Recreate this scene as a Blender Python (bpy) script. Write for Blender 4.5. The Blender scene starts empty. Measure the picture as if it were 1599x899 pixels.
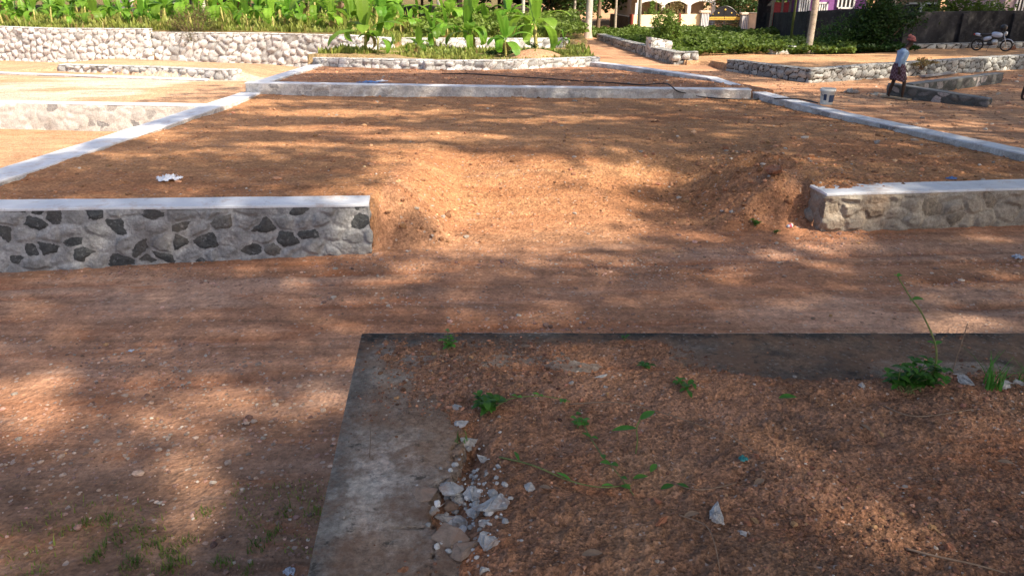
import bpy, bmesh, math, random
import numpy as np
from mathutils import Vector, Matrix
random.seed(7); RNG = np.random.default_rng(11)
SC = bpy.context.scene; COL = SC.collection
# ------------------------------------------------------------------ camera, sky, sun
H = 2.5; PITCH = math.radians(22.0); FPX = 1155.0
cam = bpy.data.objects.new('camera', bpy.data.cameras.new('camera')); COL.objects.link(cam)
cam.location = (0, 0, H); cam.rotation_euler = (math.radians(90) - PITCH, 0, 0)
cam.data.lens = 36 * FPX / 1599; cam.data.sensor_width = 36; cam.data.clip_end = 3000; cam.data.clip_start = .05
SC.camera = cam
LV = Vector((.8, -.6, 1.0))                       # towards the sun
w = bpy.data.worlds.new('World'); SC.world = w; w.use_nodes = True
nt = w.node_tree; bg = nt.nodes['Background']; sky = nt.nodes.new('ShaderNodeTexSky')
sky.sky_type = 'NISHITA'; sky.sun_disc = False
sky.sun_elevation = math.atan2(LV.z, math.hypot(LV.x, LV.y)); sky.sun_rotation = math.atan2(LV.x, LV.y)
nt.links.new(sky.outputs[0], bg.inputs[0]); bg.inputs[1].default_value = .15; sky.air_density = .7; sky.dust_density = 3.2; sky.ozone_density = .4
sun = bpy.data.objects.new('sun', bpy.data.lights.new('sun', 'SUN')); COL.objects.link(sun)
sun.data.energy = 4.8; sun.data.angle = math.radians(.9); sun.data.color = (1, .87, .70)
sun.rotation_euler = LV.to_track_quat('Z', 'Y').to_euler()
SC.view_settings.view_transform = 'Standard'; SC.view_settings.look = 'None'
SC.view_settings.exposure = .92; SC.view_settings.gamma = 1
# ------------------------------------------------------------------ maths helpers
cp, sp = math.cos(PITCH), math.sin(PITCH)
def ray(px, py):
    u = (px - 799.5) / FPX; v = (449.5 - py) / FPX
    return u, cp + v * sp, -sp + v * cp
def at(px, py, z=0.):
    x, y, d = ray(px, py); t = (z - H) / d
    return Vector((x * t, y * t, z))
def aty(px, py, Y):
    x, y, d = ray(px, py); t = Y / y
    return Vector((x * t, Y, H + d * t))
def topix(X, Y, Z):
    dy = Y * cp - (Z - H) * sp; up = Y * sp + (Z - H) * cp
    return 799.5 + FPX * X / dy, 449.5 - FPX * up / dy
def _h(ix, iy, s):
    n = (ix.astype(np.int64) * 374761393 + iy.astype(np.int64) * 668265263 + s * 1442695041) & 0xffffffff
    n = ((n ^ (n >> 13)) * 1274126177) & 0xffffffff
    n = ((n ^ (n >> 16)) * 2246822519) & 0xffffffff
    return ((n ^ (n >> 15)) & 0xffffff) / float(0xffffff)
def vn(x, y, s=0):
    ix = np.floor(x); iy = np.floor(y); fx = x - ix; fy = y - iy
    fx = fx * fx * (3 - 2 * fx); fy = fy * fy * (3 - 2 * fy)
    a = _h(ix, iy, s); b = _h(ix + 1, iy, s); c = _h(ix, iy + 1, s); d = _h(ix + 1, iy + 1, s)
    return (a + (b - a) * fx) * (1 - fy) + (c + (d - c) * fx) * fy
def fbm(x, y, o=4, s=0, g=.5):
    r = 0; a = 1; t = 0
    for i in range(o):
        r = r + a * vn(x * 2 ** i + 17.3 * i, y * 2 ** i - 9.1 * i, s + i); t += a; a *= g
    return r / t - .5
def voro(x, y, s=0, jit=.85):
    ix = np.floor(x); iy = np.floor(y)
    f1 = np.full(x.shape, 9.); f2 = np.full(x.shape, 9.); rid = np.zeros(x.shape)
    for dx in (-1, 0, 1):
        for dy in (-1, 0, 1):
            cx = ix + dx; cy = iy + dy
            px = cx + .5 + jit * (_h(cx, cy, s) - .5); py = cy + .5 + jit * (_h(cx, cy, s + 5) - .5)
            d = np.hypot(x - px, y - py); r = _h(cx, cy, s + 9)
            m = d < f1
            f2 = np.where(m, f1, np.minimum(f2, d)); rid = np.where(m, r, rid); f1 = np.where(m, d, f1)
    return f1, f2, rid
def ss(a, b, x):
    t = np.clip((x - a) / (b - a), 0, 1); return t * t * (3 - 2 * t)
# ------------------------------------------------------------------ object helpers
def mesh_np(name, V, F, smooth=True, attrs=None):
    V = np.asarray(V, dtype=np.float32); F = np.asarray(F, dtype=np.int32)
    me = bpy.data.meshes.new(name); n = F.shape[1]
    me.vertices.add(len(V)); me.vertices.foreach_set('co', V.ravel())
    me.loops.add(F.size); me.loops.foreach_set('vertex_index', F.ravel())
    me.polygons.add(len(F)); me.polygons.foreach_set('loop_start', np.arange(0, F.size, n, dtype=np.int32))
    me.polygons.foreach_set('loop_total', np.full(len(F), n, dtype=np.int32))
    me.polygons.foreach_set('use_smooth', np.full(len(F), smooth))
    me.update(calc_edges=True)
    for k, a in (attrs or {}).items():
        a = np.asarray(a, dtype=np.float32)
        if a.ndim == 1:
            t = me.attributes.new(k, 'FLOAT', 'POINT'); t.data.foreach_set('value', a)
        else:
            if a.shape[1] == 3: a = np.hstack([a, np.ones((len(a), 1), np.float32)])
            t = me.attributes.new(k, 'FLOAT_COLOR', 'POINT'); t.data.foreach_set('color', a.ravel())
    me.validate()
    return me
def link(name, me, mat=None, parent=None, loc=None):
    o = bpy.data.objects.new(name, me); COL.objects.link(o)
    if mat: me.materials.clear(); me.materials.append(mat)
    if parent: o.parent = parent
    if loc is not None: o.location = loc
    return o
def tag(o, label, cat, group=None):
    o['label'] = label; o['category'] = cat
    if group: o['group'] = group
    return o
def stuff(o, label, cat): o['kind'] = 'stuff'; return tag(o, label, cat)
def struct(o): o['kind'] = 'structure'; return o
def empty(name, loc, label, cat, group=None, rz=0):
    o = bpy.data.objects.new(name, None); COL.objects.link(o); o.location = loc; o.rotation_euler[2] = rz
    o.empty_display_size = .1
    return tag(o, label, cat, group)
class MB:
    def __init__(s): s.v = []; s.f = []
    def add(s, vs, fs):
        o = len(s.v); s.v += [tuple(v) for v in vs]; s.f += [tuple(i + o for i in f) for f in fs]; return s
    def box(s, c, d, rz=0, M=None):
        R = M or Matrix.Rotation(rz, 3, 'Z'); c = Vector(c)
        vs = [c + R @ Vector((x * d[0] / 2, y * d[1] / 2, z * d[2] / 2)) for x in (-1, 1) for y in (-1, 1) for z in (-1, 1)]
        return s.add(vs, [(0, 1, 3, 2), (4, 6, 7, 5), (0, 4, 5, 1), (2, 3, 7, 6), (0, 2, 6, 4), (1, 5, 7, 3)])
    def tube(s, pts, rad, n=8, cap=True):
        pts = [Vector(p) for p in pts]; m = len(pts)
        if not hasattr(rad, '__len__'): rad = [rad] * m
        rings = []; up = Vector((0, 0, 1)); prev = None
        for i, p in enumerate(pts):
            d = (pts[min(i + 1, m - 1)] - pts[max(i - 1, 0)]).normalized()
            if prev is None:
                a = d.cross(up if abs(d.z) < .9 else Vector((1, 0, 0))).normalized()
            else: a = (prev - d * prev.dot(d)).normalized()
            prev = a; b = d.cross(a)
            rings.append([p + (a * math.cos(2 * math.pi * k / n) + b * math.sin(2 * math.pi * k / n)) * rad[i] for k in range(n)])
        vs = [v for r in rings for v in r]
        fs = [(i * n + k, i * n + (k + 1) % n, (i + 1) * n + (k + 1) % n, (i + 1) * n + k) for i in range(m - 1) for k in range(n)]
        if cap: fs += [tuple(range(n - 1, -1, -1)), tuple((m - 1) * n + k for k in range(n))]
        return s.add(vs, fs)
    def lathe(s, prof, c=(0, 0, 0), n=16, M=None):
        c = Vector(c); vs = []
        for r, z in prof:
            for k in range(n):
                v = Vector((r * math.cos(2 * math.pi * k / n), r * math.sin(2 * math.pi * k / n), z))
                vs.append(c + (M @ v if M else v))
        m = len(prof)
        return s.add(vs, [(i * n + k, i * n + (k + 1) % n, (i + 1) * n + (k + 1) % n, (i + 1) * n + k) for i in range(m - 1) for k in range(n)])
    def build(s, name, mat, parent=None, smooth=False, bevel=0, loc=None):
        me = bpy.data.meshes.new(name); me.from_pydata(s.v, [], s.f); me.update()
        bm = bmesh.new(); bm.from_mesh(me); bmesh.ops.recalc_face_normals(bm, faces=bm.faces)
        if bevel: bmesh.ops.bevel(bm, geom=bm.edges[:], offset=bevel, segments=2, affect='EDGES', profile=.6)
        bm.to_mesh(me); bm.free()
        if smooth: me.polygons.foreach_set('use_smooth', [True] * len(me.polygons))
        return link(name, me, mat, parent, loc)
def copy_tree(o, parent=None):
    c = o.copy(); COL.objects.link(c); c.parent = parent
    for ch in [x for x in bpy.data.objects if x.parent == o]: copy_tree(ch, c)
    return c
# ------------------------------------------------------------------ materials
class NT:
    def __init__(s, name, rough=.9, spec=.25):
        s.m = bpy.data.materials.new(name); s.m.use_nodes = True; s.t = s.m.node_tree
        s.b = s.t.nodes['Principled BSDF']; s.b.inputs['Roughness'].default_value = rough
        s.b.inputs['Specular IOR Level'].default_value = spec
        s.tc = s.t.nodes.new('ShaderNodeTexCoord')
    def set(s, sock, v):
        if isinstance(v, bpy.types.NodeSocket): s.t.links.new(v, sock)
        else: sock.default_value = v if not isinstance(v, tuple) or len(v) != 3 or sock.type != 'RGBA' else (*v, 1)
    def vec(s, scale=(1, 1, 1), rot=(0, 0, 0)):
        n = s.t.nodes.new('ShaderNodeMapping'); s.t.links.new(s.tc.outputs['Object'], n.inputs[0])
        n.inputs['Scale'].default_value = scale; n.inputs['Rotation'].default_value = rot; return n.outputs[0]
    def noise(s, sc, det=4, rough=.55, vec=None, dist=0):
        n = s.t.nodes.new('ShaderNodeTexNoise'); s.set(n.inputs['Vector'], vec or s.tc.outputs['Object'])
        n.inputs['Scale'].default_value = sc; n.inputs['Detail'].default_value = det; n.inputs['Roughness'].default_value = rough
        n.inputs['Distortion'].default_value = dist; return n.outputs['Fac']
    def voro(s, sc, out='Color', vec=None, feat='F1', rnd=1):
        n = s.t.nodes.new('ShaderNodeTexVoronoi'); n.feature = feat; s.set(n.inputs['Vector'], vec or s.tc.outputs['Object'])
        n.inputs['Scale'].default_value = sc; n.inputs['Randomness'].default_value = rnd; return n.outputs[out]
    def attr(s, name, out='Color'):
        n = s.t.nodes.new('ShaderNodeAttribute'); n.attribute_name = name; return n.outputs[out]
    def map(s, v, a, b, c=0., d=1.):
        n = s.t.nodes.new('ShaderNodeMapRange'); s.set(n.inputs[0], v)
        for i, k in enumerate((a, b, c, d)): n.inputs[i + 1].default_value = k
        return n.outputs[0]
    def math(s, op, a, b=0.):
        n = s.t.nodes.new('ShaderNodeMath'); n.operation = op; s.set(n.inputs[0], a); s.set(n.inputs[1], b); return n.outputs[0]
    def mix(s, f, a, b, mode='MIX'):
        n = s.t.nodes.new('ShaderNodeMix'); n.data_type = 'RGBA'; n.blend_type = mode
        s.set(n.inputs[0], f); s.set(n.inputs[6], a); s.set(n.inputs[7], b); return n.outputs[2]
    def scale(s, c, f):
        n = s.t.nodes.new('ShaderNodeVectorMath'); n.operation = 'SCALE'; s.set(n.inputs[0], c); s.set(n.inputs['Scale'], f); return n.outputs[0]
    def bump(s, h, dist=.01, st=.6, prev=None):
        n = s.t.nodes.new('ShaderNodeBump'); s.set(n.inputs['Height'], h); n.inputs['Distance'].default_value = dist
        n.inputs['Strength'].default_value = st
        if prev: s.t.links.new(prev, n.inputs['Normal'])
        s.t.links.new(n.outputs[0], s.b.inputs['Normal']); return n.outputs[0]
    def col(s, c): s.set(s.b.inputs['Base Color'], c); return s
def plain(name, c, rough=.7, var=.15, sc=8, bump=.0, spec=.3, metal=0):
    n = NT(name, rough, spec); n.b.inputs['Metallic'].default_value = metal
    f = n.map(n.noise(sc, 5), .3, .7, 1 - var, 1 + var); n.col(n.scale(c + (1,) if False else _rgb(n, c), f))
    if bump: n.bump(n.noise(sc * 4, 5), bump)
    return n.m
def _rgb(n, c):
    r = n.t.nodes.new('ShaderNodeRGB'); r.outputs[0].default_value = (*c, 1); return r.outputs[0]
def leafmat(name, c1, c2, trans=.35, rough=.5, sc=3., dry=None):
    n = NT(name, rough, .3)
    f = n.map(n.noise(sc, 3), .35, .65)
    c = n.mix(f, (*c1, 1), (*c2, 1))
    g = n.attr('tone', 'Fac'); c = n.scale(c, n.map(g, 0, 1, .6, 1.35)); oi = n.t.nodes.new('ShaderNodeObjectInfo'); c = n.mix(n.math('MULTIPLY', oi.outputs['Random'], .45), c, (c2[0] * 1.5, c2[1] * 1.15, c2[2] * 1.2, 1)); c = n.scale(c, n.map(n.math('FRACT', n.math('MULTIPLY', oi.outputs['Random'], 7.3)), 0, 1, .75, 1.2))
    if dry: c = n.mix(n.map(g, .93, .97), c, (*dry, 1))
    n.col(c)
    out = n.t.nodes['Material Output']; tr = n.t.nodes.new('ShaderNodeBsdfTranslucent'); mx = n.t.nodes.new('ShaderNodeMixShader')
    n.t.links.new(n.scale(c, 1.3), tr.inputs[0]); mx.inputs[0].default_value = trans
    n.t.links.new(n.b.outputs[0], mx.inputs[1]); n.t.links.new(tr.outputs[0], mx.inputs[2]); n.t.links.new(mx.outputs[0], out.inputs[0])
    return n.m
def soilmat(name, grit, st=1., fine=1., gb=.010, con=1.):
    n = NT(name, .95, .12)
    c = n.attr('soil')
    big = n.map(n.noise(.55, 5, .6), .3, .7, .80, 1.16)
    strk = n.map(n.noise(1.0, 6, .65, n.vec((.45, 4.5, 1), (0, 0, -.09))), .32, .68, 1 - .32 * st, 1 + .3 * st)
    med = n.map(n.noise(9, 6, .65), .28, .72, .72, 1.28)
    c = n.scale(c, n.math('MULTIPLY', n.math('MULTIPLY', big, strk), med))
    pale = n.map(n.noise(1.4, 7, .7, n.vec((.5, 2.4, 1), (0, 0, -.12))), .56, .72, 0, .42 * st)
    c = n.mix(pale, c, (.42, .31, .25, 1))
    redd = n.map(n.noise(2.3, 5, .6, n.vec((.6, 2.0, 1))), .55, .70, 0, .55)
    c = n.mix(redd, c, (.37, .14, .06, 1))
    vc = n.voro(grit); sep = n.t.nodes.new('ShaderNodeSeparateColor'); n.t.links.new(vc, sep.inputs[0])
    c = n.scale(c, n.map(sep.outputs[0], 0, 1, 1 - .34 * con, 1 + .38 * con)); c = n.scale(c, n.map(n.noise(grit * .8, 6, .8), .32, .68, 1 - .42 * con, 1 + .46 * con))
    wht = n.math('GREATER_THAN', sep.outputs[1], .985)
    c = n.mix(n.math('MULTIPLY', wht, .6), c, (.5, .42, .36, 1))
    blk = n.math('GREATER_THAN', sep.outputs[2], .975)
    c = n.mix(n.math('MULTIPLY', blk, .5 * con), c, (.09, .05, .035, 1))
    n.col(c)
    b1 = n.bump(n.voro(grit, 'Distance'), gb, 1.); b2 = n.bump(n.noise(14, 8, .7), .035 * fine, .8, b1)
    n.bump(n.voro(grit * .33, 'Distance', feat='F1'), .015 * fine, .6, b2)
    return n.m
M = {}
M['soil'] = soilmat('soil', 45, .55, 1.2, .010, .6); M['soil_road'] = soilmat('soil_road', 50, 1.1, .8, .008, .45); M['soil_fine'] = soilmat('soil_fine', 110, .3, .6, .006)
M['pebble'] = (lambda n: (n.col(n.scale(n.attr('soil'), n.map(n.noise(60, 4), .3, .7, .75, 1.25))), n.bump(n.noise(120, 4), .004), n.m)[-1])(NT('pebble', .9, .15))
def rubblemat(name, mortar, stone_a, stone_b, mode, mvar=.25, stain=(.30, .17, .10), stainf=.35):
    n = NT(name, .9, .2)
    tone = n.attr('tone', 'Fac'); mask = n.attr('mask', 'Fac')
    st = n.mix(tone, (*stone_a, 1), (*stone_b, 1))
    st = n.scale(st, n.map(n.noise(30, 8, .75), .3, .7, .5, 1.55)); st = n.mix(n.map(n.noise(19, 8, .75), .56, .66, 0, .55), st, (*mortar, 1))
    mo = n.scale(_rgb(n, mortar), n.map(n.noise(6, 6, .65), .3, .7, 1 - mvar, 1 + mvar))
    mo = n.scale(mo, n.map(n.noise(28, 8, .75), .3, .7, .62, 1.35)); mo = n.mix(n.map(n.attr('tint', 'Fac'), 0, 1, 0, .38), mo, n.scale(st, 1.15))
    edge = n.math('ADD', mask, n.map(n.noise(26, 7, .75), 0, 1, -.7, .7))
    f = n.map(edge, .40, .62)
    c = n.mix(f, mo, st)
    c = n.mix(n.map(n.noise(1.8, 5, .65), .5, .7, 0, stainf), c, (*stain, 1))
    n.col(c)
    b = n.bump(n.noise(45, 9, .75), .03, 1.)
    return n.m
M['rub_dark'] = rubblemat('rubble_dark', (.40, .40, .395), (.08, .086, .088), (.21, .20, .18), 0, mvar=.42, stain=(.22, .17, .13))
M['rub_tan'] = rubblemat('rubble_tan', (.42, .37, .30), (.22, .19, .15), (.44, .36, .27), 0, stainf=.5)
M['rub_white'] = rubblemat('rubble_white', (.28, .27, .25), (.36, .36, .35), (.78, .77, .74), 1, stain=(.42, .35, .26), stainf=.25)
M['rub_grey'] = rubblemat('rubble_grey', (.07, .065, .055), (.22, .23, .23), (.5, .5, .47), 1, stainf=.15)
M['rub_smear'] = rubblemat('rubble_smear', (.62, .60, .56), (.25, .25, .25), (.55, .52, .48), 0, stainf=.2)
M['rub_wet'] = rubblemat('rubble_wet', (.10, .105, .10), (.35, .33, .32), (.45, .40, .38), 0, stainf=.1)
def capmat(name, c):
    n = NT(name, .75, .25)
    f = n.map(n.noise(3, 7, .6), .3, .7, .86, 1.1); k = n.scale(_rgb(n, c), f)
    k = n.mix(n.map(n.noise(4, 8, .75), .52, .68, 0, .6), k, (.42, .29, .21, 1)); k = n.mix(n.map(n.noise(11, 8, .8), .58, .66, 0, .5), k, (.30, .30, .30, 1)); n.col(k); n.bump(n.noise(50, 6, .7), .006); return n.m
M['cap'] = capmat('white_cement', (.66, .68, .71))
M['cap_dark'] = capmat('wet_cement', (.17, .18, .18))
# ------------------------------------------------------------------ terrain levels
def ip(x, pts): 
    a = np.array(pts, float); return np.interp(x, a[:, 0], a[:, 1])
XL = lambda Y: ip(Y, [(6.5, -5.95), (17, -5.85), (22, -5.55)])
XR = lambda Y: ip(Y, [(8.2, 7.75), (10.06, 7.15), (14, 6.25), (17.4, 5.45), (20.8, 3.35), (23, 2.2)])
YF = lambda X: ip(X, [(-6, 6.62), (-1.4, 7.26), (3.4, 8.05), (7.9, 8.42)])
YC = lambda X: ip(X, [(-5.8, 17.05), (0, 16.6), (5.4, 16.4)])
YB = lambda X: ip(X, [(-5.8, 21.9), (-2.3, 21.3), (0, 21.0), (2.6, 22.1)])
YW = lambda X: ip(X, [(-32, 30.82), (-20.6, 30.62), (-17.4, 29.62), (-13.4, 28.9), (-8.9, 28.22), (-5.6, 27.22), (-4.25, 27.02), (-4.2, 29.82), (0, 30.22), (2.2, 30.72), (4, 31)])
YS = lambda X: ip(X, [(6.7, 24.4), (8.3, 21.4), (10, 22.2), (17, 25.4), (40, 34)])   # right-hand stone wall
def plot1(X, Y): return (.475 - .011 * X) * (1 - ss(8, 16, Y)) + .30 * ss(8, 16, Y)
def zone(X, Y):
    z = np.zeros(X.shape, int)                                   # 0 road
    z = np.where((X < XL(Y)) & (Y > 7.2) | (X < -6.3) & (Y > 6.6), 1, z)              # left low ground
    z = np.where((X < XL(Y)) & (Y > ip(X, [(-18, 18.92), (-12.6, 18.55), (-6.3, 17.9)])), 2, z)
    z = np.where((X > XL(Y)) & (X < XR(Y)) & (Y > YF(X)) & (Y < YC(X)), 3, z)
    z = np.where((X > XL(Y)) & (X < XR(Y)) & (Y >= YC(X)) & (Y < YB(X)), 4, z)
    xe = ip(Y, [(22, 2.5), (26, 2.6), (31, 3.0), (40, 3.2), (60, 2)])                  # road edge going away
    z = np.where((Y >= YB(X)) & (Y > 20.5) & (X < xe) & (X > ip(Y, [(21.9, -5.8), (26.6, -5.2)])), 5, z)
    z = np.where((Y > YW(X)) & (X < xe), 6, z)
    z = np.where((X > ip(Y, [(24, 6.9), (26.3, 5.8), (33, 5.0), (40, 4.5), (60, 3)])) & (Y > 26) | (X > 6.7) & (Y > YS(X)), 7, z)
    return z
def level(X, Y):
    Z = zone(X, Y)
    road = .1 * ss(9, 14, Y) + .0 * X - .03 * ss(-2, -5, X) * (Y < 8)
    road = road + .0 * Y
    left1 = -.7 * ss(6.4, 9, Y) * np.ones_like(X)
    q = ip(X, [(-17, 26.2), (-14.9, 26.1), (-9, 23.6), (-8.3, 23.4)])
    left2 = -.1 + .22 * (Y > q) * ss(-17.5, -14.6, X) * (1 - ss(-8.9, -7.6, X)) * (1 - ss(2, 5, Y - q) * .8)
    P = plot1(X, Y)
    # opening with its dug ramp
    wl = ss(-1.4, -.55, X) * (1 - ss(2.2, 3.2, X))
    ramp = P * ss(.5, 3.3, Y - YF(X) + .25 * np.sin(X * 2.1))
    talus = P * ss(-.05, .55, Y - YF(X)) 
    inop = (X > -1.42) & (X < 3.42)
    p1 = np.where(inop, np.minimum(P * (1 - wl) + ramp * wl, talus), P)
    mound = .12 * np.exp(-((X - 3.0) / .75) ** 2 - ((Y - 9.3) / .55) ** 2) + .12 * np.exp(-((X + .95) / .4) ** 2 - ((Y - 8.7) / .5) ** 2)
    mound = mound + .10 * np.exp(-((X - 1.9) / .6) ** 2 - ((Y - 10.2) / .5) ** 2)
    hole = -.12 * np.exp(-((X - 3.05) / .12) ** 2 - ((Y - 9.15) / .10) ** 2)
    p1 = p1 + mound + hole
    p2 = .47 - .0 * X
    gr = .66 - .30 * ss(21, 30, Y) + .12 * ss(-2, -5, X)
    hill = 1.08 - .46 * ss(-6.5, -3.5, X) + .012 * (Y - 30)
    right = .40 - .42 * ss(24, 34, Y) - .1 * ss(9, 6, X)
    right = np.where(Y > 40, right + .0, right)
    L = np.select([Z == 1, Z == 2, Z == 3, Z == 4, Z == 5, Z == 6, Z == 7], [left1, left2, p1, p2, gr, hill, right], road)
    return L, Z
def ground_z(X, Y, detail=True):
    X = np.asarray(X, float); Y = np.asarray(Y, float)
    L, Z = level(X, Y)
    amp = np.select([Z == 0, Z == 1, Z == 2, Z == 3, Z == 4], [.022, .03, .03, .055, .04], .08)
    z = L + amp * fbm(X * .9, Y * .9, 4, 3)
    if detail:
        cl = np.where(Z == 3, 1.0, np.where(Z == 0, .45, .7))
        near = 1 - ss(10, 22, Y)
        z = z + cl * .046 * fbm(X * 6, Y * 6, 6, 21, .64) * (.3 + .7 * near)
        # crumbled earth beside the opening
        cr = np.exp(-((X - 3.0) / 1.1) ** 2 - ((Y - 8.7) / 1.1) ** 2) + .8 * np.exp(-((X + 1.0) / .5) ** 2 - ((Y - 8.0) / .9) ** 2)
        z = z + .17 * cr * np.abs(fbm(X * 5, Y * 5, 6, 33, .68)) * 1.5 - .02 * cr
        # wheel ruts on the road, across the picture
        rut = np.sin((Y - .10 * X - 5.9 + .15 * fbm(X * .5, Y * .0 + 1, 2, 8)) * 9.0)
        q = Y - .10 * X + .05 * fbm(X * .6, Y * 0, 3, 8)
        for q0, wd_ in ((6.72, .05), (6.45, .04), (5.95, .06), (5.35, .05), (4.7, .07)): z = z - .022 * (Z == 0) * (Y < 8) * np.exp(-((q - q0) / wd_) ** 2) * ss(.3, .6, vn(X * .9, q0 + Y * 0, 13))
        z = z - .006 * (Z == 0) * (Y < 7.6) * (Y > 4) * np.clip(rut, 0, 1)
    return z
def gz(x, y, d=True): return float(ground_z(np.array([x]), np.array([y]), d)[0])
def P(px, py, guess=.3):
    z = guess
    for _ in range(12):
        p = at(px, py, z); z = .5 * z + .5 * gz(p.x, p.y)
    return at(px, py, z)
def axis(segs):
    a = []
    for x0, x1, d in segs: a.append(np.arange(x0, x1, d))
    return np.unique(np.round(np.concatenate(a), 4))
gx = np.concatenate([-np.geomspace(1200, 27, 40), axis([(-26, -8, .16), (-8, 8.6, .035), (8.6, 24, .14), (24, 40, .5)]), np.geomspace(42, 1200, 36)])
gy = np.concatenate([-np.geomspace(500, 12, 20), axis([(-11, 1.5, .4), (1.5, 10, .035), (10, 17, .06), (17, 32, .10), (32, 70, .4)]), np.geomspace(72, 2500, 36)])
GX, GY = np.meshgrid(gx, gy); GZ = ground_z(GX, GY)
Zn = zone(GX, GY)
inter = (GX > -.55) & (GY < 3.0)                                  # under the raised terrace
GZ = np.where(inter, GZ - .1, GZ)
# soil colours by zone; sunny left and right ground also painted brighter for sunlight
base = np.zeros(GX.shape + (3,))
cc = {0: (.40, .215, .13), 1: (.47, .29, .165), 2: (.50, .31, .185), 3: (.43, .225, .11), 4: (.32, .17, .10), 5: (.30, .22, .11), 6: (.15, .12, .05), 7: (.50, .29, .15)}
for k, c in cc.items(): base[Zn == k] = c
wq = (ss(-1.2, 1.6, GY - YF(GX) + .7 * fbm(GX * .8, GY * .8, 4, 51)) * ss(-1.8, -1.0, GX) * (1 - ss(3.0, 3.8, GX)))[..., None]
op_ = (np.abs(GY - YF(GX)) < 1.8) & (GX > -1.42) & (GX < 3.42)
base[op_] = (wq * np.array(cc[3]) + (1 - wq) * np.array(cc[0]))[op_]
far = ss(9, 16, GY) * (Zn == 0); base = base * (1 - far[..., None]) + far[..., None] * np.array((.47, .275, .16))  # sunlit look of the far yard put into its soil colour
n1 = fbm(GX * .35, GY * .9, 4, 50)
dust = ss(-.02, .16, fbm(GX * .30 + 3, (GY - .1 * GX) * 1.3, 5, 60)) * (Zn == 0) * (GY < 8)
base = base * (1 + .25 * n1[..., None]) * (1 - .35 * dust[..., None]) + .35 * dust[..., None] * np.array((.44, .33, .26))
redz = ss(.0, .2, fbm(GX * .4 + 9, GY * 1.1, 4, 70)) * ((Zn == 3) | (Zn == 0))
base = base * (1 - .35 * redz[..., None]) + .35 * redz[..., None] * np.array((.36, .14, .065))
lp = at(75, 850, 0)                                              # grey ash-like patch and darker humus at the grassy road edge
q_ = GY - .10 * GX + .05 * fbm(GX * .6, GY * 0, 3, 8)
for q0, wd_ in ((6.72, .06), (6.45, .05), (5.95, .08), (5.35, .06), (4.7, .09)):
    k_ = (.55 * (Zn == 0) * (GY < 8) * np.exp(-((q_ - q0) / wd_) ** 2) * ss(.3, .6, vn(GX * .9, q0 + GY * 0, 13)))[..., None]; base = base * (1 - k_) + k_ * np.array((.30, .125, .065))
hum = (Zn == 0) * ss(4.0, 3.1, GY) * ss(-.6, -.9, GX)
base = base * (1 - .55 * hum[..., None]) + .55 * hum[..., None] * np.array((.17, .125, .09))
gm = (Zn == 2) * ss(.0, .12, fbm(GX * .25, GY * .8, 4, 91)) * (GY < 25)
base = base * (1 - .6 * gm[..., None]) + .6 * gm[..., None] * np.array((.62, .55, .46))
ny, nx = GX.shape; idx = np.arange(ny * nx).reshape(ny, nx)
Q = np.stack([idx[:-1, :-1], idx[:-1, 1:], idx[1:, 1:], idx[1:, :-1]], -1).reshape(-1, 4)
VG = np.stack([GX, GY, GZ], -1).reshape(-1, 3); CG = np.clip(base, .02, .9).reshape(-1, 3)
Zc = zone((GX[:-1, :-1] + GX[1:, 1:]) / 2, (GY[:-1, :-1] + GY[1:, 1:]) / 2).ravel()
def sub(name, sel, mt='soil'):
    q = Q[sel]; u, inv = np.unique(q.ravel(), return_inverse=True)
    return struct(link(name, mesh_np(name, VG[u], inv.reshape(-1, 4), True, {'soil': CG[u]}), M[mt]))
sub('road', Zc == 0, 'soil_road'); sub('plot_ground', (Zc == 3) | (Zc == 4)); sub('ground', (Zc != 0) & (Zc != 3) & (Zc != 4))
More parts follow.
